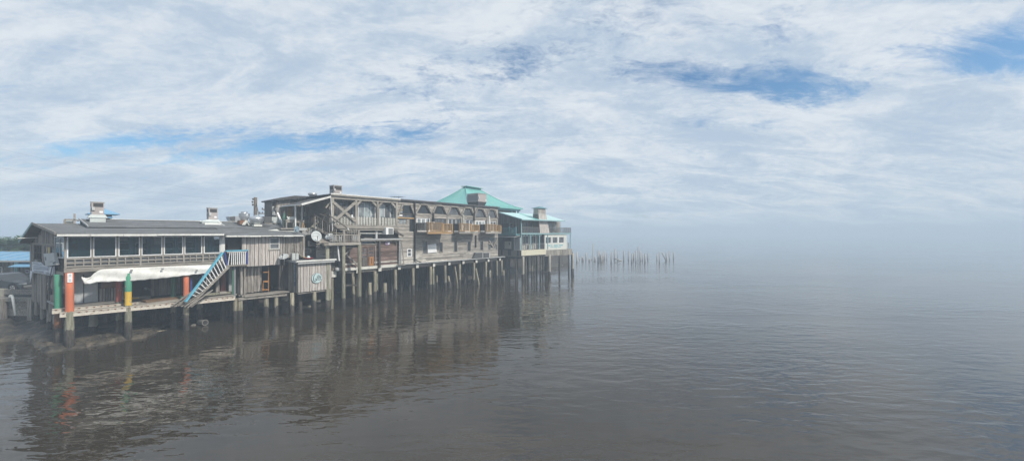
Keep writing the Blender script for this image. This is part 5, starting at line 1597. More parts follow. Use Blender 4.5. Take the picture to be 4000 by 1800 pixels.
# ------------------------------------------------------------------ balconies
def balcony(px0, px1, px2, label, fascia, step):
    a = ub(px0)
    # depth from the side railing's far end (at the wall) to the front corner
    A0 = F.W(a, 0, 0); q = (px1 - 2000) / FPX
    dp = (q * A0.y - A0.x) / (OUT.x - q * OUT.y)
    v = -dp
    b_ = F.u(px2, v)
    t = thing('balcony', label, 'balcony', F.W((a + b_) / 2, v / 2, ZF), 'balconies on the upper floor')
    for k in range(int(dp / .2) + 1):
        v0_ = -.04 - k * .2
        if v0_ - .19 < v: break
        P(t, 'deck_board', M['tan_h'] if fascia == 'tan_h' else M['timber'], 'box', F, a, b_, v0_ - .19, v0_, ZF - .06, ZF)
    P(t, 'fascia', M[fascia], 'box', F, a, b_, v - .05, v - .003, ZF - .24, ZF + .0)
    P(t, 'side_fascia', M['timber'], 'box', F, a - .05, a - .003, v, -.05, ZF - .2, ZF - .02)
    for k in range(3):
        u = a + .2 + (b_ - a - .4) * k / 2
        P(t, 'joist', M['wood_dark_h'], 'box', F, u - .05, u + .05, v, -.05, ZF - .22, ZF - .065)
    railing(t, F, (a, -.08, ZF), (a, v, ZF), .98, 8, 'timber', 'wood_dark', bw=.09)  # side railings in darker wood, painting in the shade on the balcony sides
    um = a + (b_ - a) * step
    railing(t, F, (a, v, ZF), (um, v, ZF), 1.02, int((um - a) / .14), 'tan_h', 'tan')
    railing(t, F, (um + .08, v + .02, ZF), (b_, v + .02, ZF), .9, max(4, int((b_ - um) / .14)), 'tan_h', 'tan')
    railing(t, F, (b_, v + .1, ZF), (b_, -.08, ZF), .9, 8, 'timber', 'wood_dark', bw=.06, post=False)
    return v


balcony(1626, 1669, 1767, 'largest tan wooden balcony with a bright fascia, nearest the lattice porch', 'tan_h', .6)
balcony(1769, 1793, 1872, 'tan wooden balcony between the other two, with a grey fascia', 'timber', .58)
balcony(1873, 1896, 1957, 'tan wooden balcony at the far end of the two-storey building', 'timber', .66)

def umbrella(px, v, ytop, ybot, mat, label, extra=None):
    u = F.u(px, v); zt_ = F.z(px, ytop, v)
    t = thing('patio_umbrella', label, 'umbrella', F.W(u, v, ZF), 'closed patio umbrellas')
    c = F.W(u, v, ZF)
    h_ = zt_ - ZF
    P(t, 'pole', M['white'], 'tube', [c, c + UPV * h_], .03, 8)
    P(t, 'canopy', M[mat], 'lathe', c, [(.14, h_ * .42), (.19, h_ * .46), (.15, h_ * .7), (.10, h_ * .82), (.13, h_ * .86), (.09, h_ * .95), (.02, h_)], 12, smooth=False)
    P(t, 'base', M['mid_grey'], 'lathe', c, [(.25, .01), (.25, .07), (.06, .1)], 14)
    return t


t = umbrella(1692, -.6, 829, 868, 'black', 'closed black patio umbrella on the largest balcony')
P(t, 'tie', M['white_clean'], 'lathe', F.W(F.u(1692, -.6), -.6, ZF + 1.0), [(.19, 0), (.2, .06), (.19, .12)], 12)
umbrella(1810, -.5, 838, 872, 'dish_beige', 'closed cream patio umbrella on the middle balcony')
umbrella(1911, -.5, 843, 874, 'white', 'closed white patio umbrella on the farthest balcony')

# ------------------------------------------------------------------ lean-to deck on the left of the two-storey building
AN = thing('lean_to_deck', 'cluttered timber deck under a sloping lean-to roof', 'deck', F.W(14, 3, 7.3))
DZ = 7.42
le_u = F.u(1172, 0)
P(AN, 'roof', M['felt'], 'prism', [F.W(BU0 - .13, -.22, 10.36), F.W(BU0 - .13, 4.2, 10.36), F.W(le_u, 4.2, 9.50), F.W(le_u, -.22, 9.50)], UPV * -.08)
P(AN, 'rake_gutter', M['white'], 'beam', F.W(BU0 - .16, -.28, 10.33), F.W(le_u, -.28, 9.46), .08, .17)
P(AN, 'eave_trim', M['white'], 'beam', F.W(le_u - .03, -.2, 9.47), F.W(le_u - .03, 4.2, 9.47), .05, .09)
P(AN, 'deck_floor', M['timber'], 'box', F, le_u - 1.2, BU0 - .02, .9, 6.2, DZ - .14, DZ)
P(AN, 'deck_edge', M['pale_grey'], 'box', F, le_u - .1, BU0 - .6, .86, .897, DZ - .22, DZ + .02)
P(AN, 'back_wall', M['wood_v'], 'box', F, le_u - .3, BU0 - .02, 4.3, 4.4, DZ, 9.6)
P(AN, 'plywood_panel', M['tan_h'], 'box', F, F.u(1123, 4.25), F.u(1143, 4.25), 4.25, 4.297, DZ + .6, DZ + 2.1)
P(AN, 'side_wall', M['siding'], 'box', F, BU0 - .06, BU0 - .005, .3, 6.0, 6.4, 10.3)
for (px, v, m_n) in ((1154, .95, 'white'), (1180, 2.2, 'white'), (1296, .2, 'timber_v')):
    u = F.u(px, v)
    P(AN, 'post', M[m_n], 'box', F, u - .05, u + .05, v - .05, v + .05, DZ - .2, 9.4 + (u - le_u) * .3 if u > le_u else 9.35)
P(AN, 'knee_brace', M['timber'], 'beam', F.pt(1287, 793, .1), F.pt(1272, 812, .1), .1, .12)
P(AN, 'lower_lattice', M['timber'], 'box', F, F.u(1180, .84), F.u(1225, .84), .84, .88, DZ - .62, DZ - .24)
for k in range(9):
    u = F.u(1176 + 6 * k, .82)
    P(AN, 'lattice_slat', M['pale_grey'], 'beam', F.W(u, .80, DZ - .6), F.W(u + .35, .80, DZ - .2), .02, .05, side=OUT)
for k in range(8):                                    # railing at the back
    u = F.u(1234 + 4.6 * k, 3.2)
    P(AN, 'baluster', M['off_white'], 'box', F, u - .035, u + .035, 3.2, 3.24, 8.75, 9.35)
P(AN, 'rail', M['timber'], 'box', F, F.u(1230, 3.2), F.u(1272, 3.2), 3.16, 3.28, 9.36, 9.44)
# upper rear block
UR = thing('rear_block', 'grey boarded upper block behind the lean-to deck', 'building', F.W(14, 8, 7))
rv = 5.2
ra, rb = F.u(1084, rv), F.u(1216, rv)
boards_v(UR, F, ra, rb, DZ - .2, 10.6, rv, w=.55, mat='wood_v', ztop=lambda u: F.z(1095, 780, rv) + (F.z(1150, 770, rv) - F.z(1095, 780, rv)) * (u - ra) / (F.u(1150, rv) - ra) if u < F.u(1150, rv) else F.z(1150, 770, rv))
P(UR, 'core', M['wood_dark'], 'box', F, ra + .05, rb, rv + .06, rv + 3, 6.5, F.z(1095, 781, rv))
P(UR, 'roof', M['felt'], 'prism', [F.pt(1076, 778.5, rv - .4), F.pt(1151, 764, rv - .4), F.pt(1216, 767, rv - .4), F.W(F.u(1216, rv - .4), rv + 3.2, F.z(1216, 767, rv - .4)), F.W(F.u(1151, rv - .4), rv + 3.2, F.z(1151, 764, rv - .4)), F.W(F.u(1076, rv - .4), rv + 3.2, F.z(1076, 778.5, rv - .4))], UPV * -.12)
P(UR, 'side_bay', M['wood_dark'], 'box', F, F.u(1064, rv), ra - .01, rv + .2, rv + 2, 7.2, F.z(1064, 787, rv))
P(UR, 'side_bay_roof', M['felt'], 'box', F, F.u(1058, rv), ra + .1, rv - .1, rv + 2.2, F.z(1064, 787, rv) + .003, F.z(1064, 784, rv))
window(UR, F, F.u(1067, rv), F.u(1083, rv), F.z(1075, 842, rv), F.z(1075, 806, rv), rv + .13, fm='white_frame', gm='glass_pale', fw=.05, mull=(.5,))
P(UR, 'lamp', M['ac_light'], 'box', F, F.u(1140, rv), F.u(1154, rv), rv - .3, rv - .05, F.z(1147, 780, rv), F.z(1147, 774, rv))
P(UR, 'lamp_housing', M['grille'], 'box', F, F.u(1154, rv), F.u(1168, rv), rv - .28, rv - .05, F.z(1147, 781, rv), F.z(1147, 773, rv))
for (a, b_) in (((1070, 818), (1084, 790)), ((1072, 820), (1086, 838))):
    P(UR, 'timber_arm', M['wood_dark_h'], 'beam', F.pt(a[0], a[1], rv - .3), F.pt(b_[0], b_[1], rv - .3), .1, .12)

# clutter on the deck
bn = thing('timber_bench', 'grey timber work bench on the upper deck', 'bench', F.W(F.u(1140, 1.6), 1.6, DZ))
b0, b1 = F.u(1113, 1.5), F.u(1171, 1.5)
P(bn, 'top', M['wood_h'], 'box', F, b0, b1, 1.3, 2.0, DZ + .66, DZ + .76)
P(bn, 'apron', M['timber'], 'box', F, b0 + .03, b1 - .03, 1.31, 1.36, DZ + .5, DZ + .655)
for u in (b0 + .06, (b0 + b1) / 2, b1 - .06):
    for v in (1.36, 1.94): P(bn, 'leg', M['timber_v'], 'box', F, u - .05, u + .05, v - .05, v + .05, DZ, DZ + .655)
sk = thing('white_sack', 'white sack lying on the timber bench', 'sack', F.W(F.u(1137, 1.6), 1.6, DZ + .76))
P(sk, 'sack', M['off_white'], 'frustum', F, (F.u(1126, 1.6), F.u(1151, 1.6), 1.4, 1.9, DZ + .764), (F.u(1129, 1.6), F.u(1146, 1.6), 1.5, 1.8, DZ + 1.02))
P(sk, 'knot', M['off_white'], 'tube', [F.pt(1128, 856, 1.6), F.pt(1121, 845, 1.6)], [.1, .04], 8)
gu = thing('garden_umbrella', 'folded dark green umbrella against the rear block', 'umbrella', F.W(F.u(1110, 2.6), 2.6, DZ))
cgu = F.W(F.u(1110, 2.6), 2.6, DZ)
P(gu, 'canopy', M['green_worn'], 'lathe', cgu, [(.12, .1), (.17, .3), (.13, 1.0), (.05, 1.35), (.02, 1.4)], 10)
P(gu, 'pole', M['timber_v'], 'tube', [cgu, cgu + UPV * 1.55], .025, 6)
tp = thing('tripod_easel', 'pale wooden tripod standing on the deck below the beige dish', 'tripod', F.W(F.u(1186, 1.1), 1.1, DZ))
tpt = F.pt(1184, 866, 1.2)
for (px, y, v) in ((1178, 898, 1.0), (1191, 900, 1.0), (1185, 897, 1.6)):
    P(tp, 'leg', M['tan'], 'beam', tpt, F.pt(px, y, v), .05, .05)
P(tp, 'head', M['timber'], 'box', F, F.u(1181, 1.2), F.u(1187, 1.2), 1.1, 1.3, tpt.z - .03, tpt.z + .12)
gr = thing('barbecue_grill', 'grey barbecue grill under the lean-to roof', 'grill', F.W(F.u(1195, 2.0), 2.0, DZ))
P(gr, 'tub', M['mid_grey'], 'box', F, F.u(1188, 2), F.u(1204, 2), 2.0, 2.5, DZ + .5, DZ + .85)
P(gr, 'lid', M['grille'], 'frustum', F, (F.u(1186, 2), F.u(1206, 2), 1.97, 2.53, DZ + .853), (F.u(1189, 2), F.u(1203, 2), 2.1, 2.4, DZ + 1.1))
for u in (F.u(1189, 2), F.u(1203, 2)):
    for v in (2.05, 2.45): P(gr, 'leg', M['grille'], 'box', F, u - .03, u + .03, v - .03, v + .03, DZ, DZ + .5)
for (a, b_, lab, m_n) in (((1198, 902), (1246, 864), 'long pale plank propped across the upper deck', 'pile'), ((1222, 905), (1233, 852), 'brown board standing upright by the dark stairs', 'timber_v'),
                          ((1084, 830), (1107, 884), 'white board leaning on the rear block wall', 'white_clean')):
    mb = MB(); mb.beam(F.pt(a[0], a[1], .75 if a[0] > 1100 else 3.4), F.pt(b_[0], b_[1], .9 if a[0] > 1100 else 3.0), .14, .05, side=ALONG)
    tag(mb.build('plank', M[m_n], loc=F.pt(a[0], a[1], .75)), lab, 'plank', 'planks lying about the roofs')
wl = thing('white_post_lamp', 'pale hooded vent pipe at the foot of the dark stairs', 'vent', F.pt(1234, 903, .4))
P(wl, 'pipe', M['off_white'], 'tube', [F.pt(1233, 905, .4), F.pt(1232, 893, .4), F.pt(1236, 887, .3)], [.08, .09, .13], 8, smooth=True)
sf = thing('rolled_mattress', 'rolled grey mattress standing on the upper deck', 'mattress', F.W(F.u(1222, 1.6), 1.6, DZ))
cs_ = F.W(F.u(1222, 1.6), 1.6, DZ)
P(sf, 'roll', M['wood_dark'], 'lathe', cs_, [(.2, 0), (.24, .1), (.24, 1.1), (.18, 1.25)], 12, smooth=True)

# dark stairs down to the landing
DS = thing('dark_staircase', 'dark timber stairs from the upper deck to the lower landing', 'staircase', F.W(15.4, -.3, 6.4))
LZ = F.z(1345, 948, -1.6)
for v in (-.15, .75):
    P(DS, 'stringer', M['wood_dark_h'], 'beam', F.W(F.u(1236, v), v, DZ), F.W(F.u(1330, v), v, LZ + .1), .07, .26)
nst = 8
for k in range(nst):
    t_ = (k + .5) / nst
    u = F.u(1236, .3) + (F.u(1330, .3) - F.u(1236, .3)) * t_
    P(DS, 'tread', M['wood_dark_h'], 'box', F, u - .14, u + .14, -.11, .71, DZ - (DZ - LZ) * t_ - .02, DZ - (DZ - LZ) * t_ + .03)
for v in (-.17, .75):
    P(DS, 'handrail', M['wood_dark_h'], 'beam', F.W(F.u(1225, v), v, DZ + 1.2), F.W(F.u(1330, v), v, LZ + 1.1), .09, .1)
    for k in range(11):
        t_ = (k + .3) / 11
        u = F.u(1228, v) + (F.u(1328, v) - F.u(1228, v)) * t_
        zz = DZ + .1 - (DZ - LZ) * t_
        P(DS, 'baluster', M['wood_dark'] if k % 3 else M['timber_v'], 'beam', F.W(u, v, zz - .1), F.W(u, v, zz + 1.05), .06, .06)
P(DS, 'pipe_rail', M['wood_dark_h'], 'beam', F.pt(1288, 842, -.4), F.pt(1357, 891, -.9), .08, .1)
P(DS, 'pipe_end', M['white'], 'tube', [F.pt(1357, 891, -.9), F.pt(1362, 899, -.9)], .07, 8)
for (a, b_) in (((1262, 845), (1282, 872)), ((1275, 830), (1258, 866)), ((1248, 835), (1290, 848))):
    P(DS, 'loose_bar', M['wood_dark_h'], 'beam', F.pt(a[0], a[1], .5), F.pt(b_[0], b_[1], .3), .06, .07)

LD = thing('timber_landing', 'grey timber landing on tall posts in front of the red wall', 'landing', F.W(16.5, -1, 6))
LV = -1.6
la, lb = F.u(1283, LV), F.u(1408, LV)
for k in range(7):
    P(LD, 'deck_board', M['timber'], 'box', F, la, lb, LV + .02 + k * .22, LV + .23 + k * .22, LZ - .06, LZ + R.uniform(-.006, .006))
P(LD, 'fascia', M['timber'], 'box', F, la - .02, lb + .02, LV - .05, LV + .015, LZ - .22, LZ + .04)
P(LD, 'under_beam', M['wood_dark_h'], 'box', F, F.u(1330, LV + .3), lb - .1, LV + .2, LV + .4, LZ - .5, LZ - .23)
P(LD, 'top_rail', M['timber'], 'beam', F.W(la + .2, LV, LZ + .72), F.W(lb, LV, LZ + .72), .13, .07)
P(LD, 'bottom_rail', M['timber'], 'beam', F.W(la + .1, LV, LZ + .2), F.W(lb, LV, LZ + .2), .06, .06)
ks = [i for i in range(17) if i not in (9, 10, 11)]
for k in ks:
    u = la + .15 + (lb - la - .3) * k / 16
    P(LD, 'baluster', M['pale_grey'] if k % 4 else M['timber_v'], 'beam', F.W(u, LV, LZ + .1), F.W(u + R.uniform(-.03, .03), LV, LZ + .69), .07, .04)
for px in (1343, 1401):
    u = F.u(px, LV)
    P(LD, 'newel', M['timber_v'], 'box', F, u - .1, u + .1, LV - .08, LV + .08, LZ + .05, LZ + 1.15)
P(LD, 'rear_rail', M['timber'], 'beam', F.W(F.u(1352, -.6), -.6, LZ + 1.0), F.W(F.u(1402, -.6), -.6, LZ + 1.0), .1, .09)
for k in range(8):
    u = F.u(1352 + 6.5 * k, -.6)
    P(LD, 'rear_baluster', M['timber_v'], 'beam', F.W(u, -.6, LZ + .1), F.W(u, -.6, LZ + 1.25 + R.uniform(-.08, .08)), .06, .05)
for (px, v, rad) in ((1279, -1.2, .16), (1342, -1.45, .15), (1404, -1.5, .17)):
    pile(LD, F, F.u(px, v), v, LZ - .23, rad, [(LZ - .23, 'pile_green')], tide=1.0, name='post')
P(LD, 'tie_bar', M['wood_dark_h'], 'beam', F.pt(1335, 1114, -1.4), F.pt(1408, 1113, -1.4), .1, .14)
P(LD, 'knee_brace', M['timber'], 'beam', F.pt(1346, 994, -.9), F.pt(1376, 966, -.9), .1, .14)
P(LD, 'knee_brace', M['timber'], 'beam', F.pt(1352, 993, -.5), F.pt(1398, 1036, -.3), .1, .16)
P(LD, 'white_pipe', M['white_clean'], 'tube', [F.pt(1319, 957, -1.2), F.pt(1325, 1019, -1.2)], .07, 8)
one('plank', 'pale plank lying across the rail of the lower landing', 'plank', 'pile', 'beam', F.W(la + .2, LV + .2, LZ + .95), F.W(la + 1.6, LV + .1, LZ + .82), .3, .06)

# junction of pipes and meters under the landing
jb = thing('pipe_cluster', 'dark cluster of pipes and brackets right of the hut', 'pipes', F.pt(1325, 1040, -.8))
P(jb, 'duct', M['dark'], 'box', F, F.u(1322, -.7), F.u(1333, -.7), -.7, -.4, F.z(1327, 1072, -.7), F.z(1327, 1020, -.7))
for (a, b_) in (((1296, 1029), (1318, 1025)), ((1305, 1027), (1326, 1048)), ((1314, 1050), (1325, 1040))):
    P(jb, 'arm', M['cable'], 'beam', F.pt(a[0], a[1], -.8), F.pt(b_[0], b_[1], -.8), .06, .07)
P(jb, 'meter', M['pale_grey'], 'lathe', F.pt(1318, 1058, -.8), [(.2, 0), (.24, .05), (.24, .25), (.12, .33)], 12, smooth=True)
pk = thing('cable_tray', 'dark bundle of boxes and cables below the largest dish', 'cables', F.pt(1232, 955, -.1))
for (a, b_, y0, y1) in ((1203, 1213, 940, 962), (1216, 1245, 946, 952), (1208, 1262, 955, 962), (1240, 1262, 962, 970)):
    P(pk, 'box', M['grille'], 'box', F, F.u(a, -.15), F.u(b_, -.15), -.15, -.03 - R.uniform(0, .04), F.z(a, y1, -.15), F.z(a, y0, -.15))

# old pile stubs in front of the building
for (px, v, ytop, rad, lean, lab) in ((1445, -.8, 1103, .17, 0, 'broken old pile stub between the second and third front piles'),
                                (1504, -.6, 1105, .2, .02, 'thick square-topped pile stub with an orange streak'),
                                (1757, 1.0, 1077, .16, -.25, 'leaning pile stub with a broken side arm'),
                                (1914, -.5, 1055, .13, 0, 'pile stub with a flared top near the far end'),
                                (1968, -.3, 1055, .13, 0, 'pale stout pile stub at the far corner'),
                                (1706, 1.5, 1075, .12, 0, 'short dark pile stub behind the paired piles')):
    u = F.u(px, v); zt_ = F.z(px, ytop, v)
    mb = MB()
    pts = [F.W(u, v, -.6), F.W(u, v, .6), F.W(u + lean * .5, v, .9 if zt_ > 1.1 else zt_ * .8), F.W(u + lean, v, zt_)]
    mb.tube(pts, [rad * 1.2, rad * 1.25, rad, rad * .85], 9, [0, 0, 1], wob=.1)
    tag(mb.build('pile_stub', [M['barnacle'], M['pile']], loc=F.W(u, v, 0), smooth=True), lab, 'pile', 'old pile stubs in the water')
for (x0, y0, x1_, y1, lab) in ((1777, 1040, 1787, 1110, 'slanting bare pole between two front piles'), (1859, 1048, 1870, 1106, 'second slanting bare pole, farther along the front piles')):
    mb = MB(); q0, q1 = F.pt(x0, y0, .4), F.pt(x1_, y1, .2); mb.tube([q0, q1, q1 - UPV * 1.6], [.1, .12, .13], 8)
    tag(mb.build('leaning_pole', M['pile'], loc=q1, smooth=True), lab, 'pole', 'leaning poles')

# ================================================================== teal hip roof building behind
C = thing('teal_roofed_hall', 'hall with a tall flared teal hip roof behind the two-storey building', 'building', F.W(46, 12, 2.3))
cu0, cu1, cv0, cv1, ce = 40.0, F.u(2043, 6.0), 6.0, 18.0, F.z(2043, 816, 6.0)
rg0, rg1, rz = 45.0, 48.2, 14.75
P(C, 'body', M['wood_dark'], 'box', F, cu0 + .9, cu1 - .9, cv0 + .9, cv1 - .9, 2.3, ce - .25)
m0, m1, mz = .50, .50, ce + (rz - ce) * .38
def ring(t):
    zt_ = ce + (rz - ce) * (t ** 1.35)
    return [F.W(cu0 + (rg0 - cu0) * t, cv0 + (12 - .2 - cv0) * t, zt_), F.W(cu1 + (rg1 - cu1) * t, cv0 + (12 - .2 - cv0) * t, zt_),
            F.W(cu1 + (rg1 - cu1) * t, cv1 + (12.2 - cv1) * t, zt_), F.W(cu0 + (rg0 - cu0) * t, cv1 + (12.2 - cv1) * t, zt_)]
rings_ = [ring(k / 7) for k in range(8)]
for s_ in range(4):
    j = (s_ + 1) % 4
    V = []
    for rr in rings_: V += [rr[s_], rr[j]]
    V += [p - UPV * .12 for p in V]
    n2 = 16
    Fc = [(2 * i, 2 * i + 1, 2 * i + 3, 2 * i + 2) for i in range(7)] + [(n2 + 2 * i + 2, n2 + 2 * i + 3, n2 + 2 * i + 1, n2 + 2 * i) for i in range(7)] + [(0, n2, n2 + 1, 1)]
    mb = MB(); mb.add(V, Fc, r=.5); mb.build('roof_face', M['teal_roof'], C)
for s_ in range(4):
    P(C, 'hip_cap', M['teal_roof'], 'tube', [rr[s_] + UPV * .03 for rr in rings_], .09, 6)
for k in range(1, 14):                                  # standing seams on the front and left faces
    t = k / 14
    pts = [rr[0].lerp(rr[1], t) + UPV * .02 for rr in rings_]
    P(C, 'seam', M['teal_roof'], 'tube', pts, .03, 4)
    pts = [rr[3].lerp(rr[0], t) + UPV * .02 for rr in rings_]
    P(C, 'seam', M['teal_roof'], 'tube', pts, .03, 4)
P(C, 'ridge_vent', M['teal_trim'], 'box', F, rg0 + .1, rg1 + .4, 11.6, 12.4, rz - .1, rz + .18)
P(C, 'ridge_vent_roof', M['teal_roof'], 'prism', [F.W(rg0 - .2, 11.2, rz + .2), F.W(rg1 + .7, 11.2, rz + .1), F.W(rg1 + .7, 12.8, rz + .1), F.W(rg0 - .2, 12.8, rz + .2)], UPV * .06)
P(C, 'eave_beam', M['teal_trim'], 'box', F, cu0 + .5, cu1 - .4, cv0 + .3, cv0 + .5, ce - .4, ce - .15)
for px in (1998, 2024):
    u = F.u(px, cv0 + .6)
    P(C, 'eave_post', M['teal_trim'], 'box', F, u - .12, u + .12, cv0 + .5, cv0 + .75, 8.5, ce - .15)
P(C, 'eave_brace', M['teal_trim'], 'tube', [F.pt(2026, 825, cv0 + .6), F.pt(2030, 822, cv0 + .6), F.pt(2033, 818, cv0 + .4)], .07, 6)

# ================================================================== far house
D = thing('far_house', 'two-storey house with pale teal roof and boarded chimney standing on piles over the water', 'house', FD.W(6, 2, 0))
du = lambda px, v=0.0: FD.u(px, v)
dz = lambda px, py, v=0.0: FD.z(px, py, v)
FS = Frame(FD.W(du(2034), 0, 0).x, FD.W(du(2034), 0, 0).y, FD.nx, FD.ny)     # left wall of the far house (v < 0 is inside)
c0 = du(2034)
DF2, DE, DF1 = 6.95, dz(2034, 857), dz(2034, 976.5)
DR = du(2190, 1.5)
# roof
rl0, rr0 = c0 - .25, du(2207, -.5)
ev = -.5
RZ = 10.25
rrid = du(2133, 5)
sections = ((rl0, du(2092, ev), rl0, du(2022, 5), 'pale_teal_roof'), (du(2092, ev), du(2113, ev), du(2022, 5), du(2034, 5), 'teal_roof'), (du(2113, ev), rr0, du(2034, 5), rrid, 'pale_teal_roof'))
for (a, b_, c_, d_, mt) in sections:
    P(D, 'roof_slope', M[mt], 'prism', [FD.W(a, ev, DE), FD.W(b_, ev, DE), FD.W(d_, 5, RZ), FD.W(c_, 5, RZ)], UPV * -.08)
P(D, 'roof_slope', M['pale_teal_roof'], 'prism', [FD.W(rr0, ev, DE), FD.W(rr0, 10.5, DE), FD.W(rrid, 5, RZ)], UPV * -.08)
P(D, 'roof_slope', M['pale_teal_roof'], 'prism', [FD.W(rl0, 5, RZ), FD.W(rrid, 5, RZ), FD.W(rr0, 10.5, DE), FD.W(rl0, 10.5, DE)], UPV * -.08)
P(D, 'eave_trim', M['teal_pale'], 'box', FD, rl0, rr0, ev - .04, ev - .003, DE - .14, DE + .01)
# upper floor
P(D, 'upper_core', M['wood_dark'], 'box', FD, c0 + .06, DR - .06, 1.62, 9.5, DF2, DE - .1)
boards_v(D, FD, c0, DR, DF2, DE - .1, 1.55, w=.4, mat='wood_v')
for (a, b_) in ((2040, 2062), (2067, 2090), (2094, 2108), (2138, 2156), (2160, 2172)):
    window(D, FD, du(a, 1.5), du(b_, 1.5), DF2 + .5, DE - .3, 1.44, fm='timber_v', gm='glass_grey' if a < 2130 else 'glass_pale', fw=.09, mull=(.5,))
P(D, 'balcony_floor', M['timber'], 'box', FD, c0, du(2230), -.1, 1.54, DF2 - .16, DF2)
P(D, 'balcony_fascia', M['teal_pale'], 'box', FD, c0, du(2230), -.14, -.103, DF2 - .2, DF2 + .02)
def thin_rail(a, b_, n_, mt='mid_grey'):
    P(D, 'rail', M[mt], 'beam', FD.W(*a) + UPV * .88, FD.W(*b_) + UPV * .88, .07, .06)
    A_, B_ = FD.W(*a), FD.W(*b_)
    for k in range(n_ + 1):
        q = A_.lerp(B_, k / n_)
        P(D, 'baluster', M[mt], 'beam', q, q + UPV * .86, .035, .035)
thin_rail((c0, -.05, DF2), (du(2117), -.05, DF2), 40)
thin_rail((du(2138), -.05, DF2), (du(2229), -.05, DF2), 44)
thin_rail((du(2229), -.05, DF2), (du(2229), 1.5, DF2), 10)
for px in (2036, 2072, 2106, 2139):
    P(D, 'veranda_post', M['teal_pale'], 'box', FD, du(px) - .07, du(px) + .07, -.08, .06, DF1, DF2 - .2 if px != 2036 else DE - .1)
for k in range(7):
    P(D, 'joist_end', M['teal_trim'], 'box', FD, du(2044 + 11 * k) - .05, du(2044 + 11 * k) + .05, -.09, .8, DF2 - .42, DF2 - .2)
P(D, 'joist_backing', M['off_white'], 'box', FD, c0 + .1, du(2118), .1, .14, DF2 - .44, DF2 - .2)
# boarded chimney
cc0, cc1 = du(2102, .2), du(2132, .2)
zc0, zc1 = DF2, dz(2115, 836, .2)
m_ = [(cc0 + .05, cc1 + .5, -.1, 1.4, zc0), (cc0, cc1, .15, 1.3, zc1)]
P(D, 'chimney_core', M['wood_dark'], 'frustum', FD, *m_)
for k in range(6):
    t0, t1 = k / 6, (k + 1) / 6
    lo0 = m_[0][0] + (m_[0][1] - m_[0][0]) * t0; lo1 = m_[0][0] + (m_[0][1] - m_[0][0]) * t1
    hi0 = m_[1][0] + (m_[1][1] - m_[1][0]) * t0; hi1 = m_[1][0] + (m_[1][1] - m_[1][0]) * t1
    w_ = FD.W
    P(D, 'chimney_board', M['wood_hut'], 'hexa', [w_(lo0 + .01, -.16, zc0), w_(lo1 - .01, -.16, zc0), w_(lo1 - .01, -.11, zc0), w_(lo0 + .01, -.11, zc0), w_(hi0 + .01, .09, zc1), w_(hi1 - .01, .09, zc1), w_(hi1 - .01, .14, zc1), w_(hi0 + .01, .14, zc1)])
zc2 = dz(2115, 813, .2)
P(D, 'chimney_top', M['wood_v'], 'box', FD, cc0 + .05, cc1 - .05, .2, 1.25, zc1 + .05, zc2)
P(D, 'chimney_band', M['pale_grey'], 'box', FD, cc0 - .02, cc1 + .02, .1, 1.32, zc1 + .002, zc1 + .048)
ap = FD.W((cc0 + cc1) / 2, .7, dz(2115, 805, .2))
cs = [FD.W(cc0 - .2, 0, zc2), FD.W(cc1 + .2, 0, zc2), FD.W(cc1 + .2, 1.45, zc2), FD.W(cc0 - .2, 1.45, zc2)]
mb = MB()
for i in range(4): mb.prism([cs[i], cs[(i + 1) % 4], ap], UPV * -.05)
mb.build('chimney_cap', M['teal_trim'], D)
# lower floor
P(D, 'lower_core', M['dark_grey'], 'box', FD, c0 + .06, du(2214) - .1, 1.52, 9.0, DF1, DF2 - .2)
P(D, 'veranda_wall', M['off_white'], 'box', FD, c0 + .05, du(2128, 1.4), 1.4, 1.5, DF1, DF2 - .45)
for (a, b_) in ((2042, 2064), (2073, 2091)):
    window(D, FD, du(a, 1.4), du(b_, 1.4), dz(2060, 952, 1.4), dz(2060, 921, 1.4), 1.34, fm='white_clean', gm='glass_grey', fw=.08, mull=(.5,))
P(D, 'grey_panel', M['grey_panel'], 'box', FD, du(2107, .9), du(2126, .9), .9, .96, DF1, DF2 - .45)
P(D, 'veranda_floor', M['timber'], 'box', FD, c0 - .02, du(2130), -.12, 1.5, DF1 - .1, DF1)
P(D, 'cream_beam', M['cream'], 'box', FD, c0, du(2130), -.16, -.05, dz(2080, 996), DF1 - .02)
thin_rail((c0 + .1, -.03, DF1), (du(2125), -.03, DF1), 30, 'mid_grey')
bx0, bx1 = du(2127.5), du(2214)
bz0, bz1 = dz(2170, 975), DF2 - .23
wz0_, wz1_ = dz(2170, 950), dz(2170, 926)
wn = [(2132, 2153), (2159, 2178), (2184, 2203)]
P(D, 'bay_core', M['dark_grey'], 'box', FD, bx0 + .02, bx1 - .02, .16, 1.52, bz0, bz1)
P(D, 'bay_wall', M['off_white'], 'box', FD, bx0, bx1, .0, .15, bz0, wz0_)
P(D, 'bay_wall', M['off_white'], 'box', FD, bx0, bx1, .0, .15, wz1_, bz1)
edges = [bx0] + [e for a, b_ in wn for e in (du(a), du(b_))] + [bx1]
for i in range(0, 8, 2):
    P(D, 'bay_pier', M['off_white'], 'box', FD, edges[i], edges[i + 1], .002, .15, wz0_, wz1_)
for (a, b_) in wn:
    window(D, FD, du(a), du(b_), wz0_ + .003, wz1_ - .003, .06, fm='white_clean', gm='glass_grey', fw=.05)
P(D, 'bay_sill', M['timber'], 'box', FD, bx0 - .05, bx1 + .05, -.12, -.003, bz0 - .08, bz0 + .02)
for (a, b_, y0, y1) in ((2140, 2151, 955.5, 961), (2152.5, 2157, 955.5, 961), (2163, 2180, 954.5, 961), (2183, 2199, 954, 960), (2150, 2160, 963, 966.5), (2163, 2176, 962.5, 967), (2178, 2192, 962, 965.5)):
    x = a
    while x < b_ - 1:
        P(D, 'sign_letter', M['print_cyan'], 'box', FD, du(x), du(x + 2.0), -.012, -.003, dz(x, y1), dz(x, y0 + R.uniform(0, .8)))
        x += 2.7
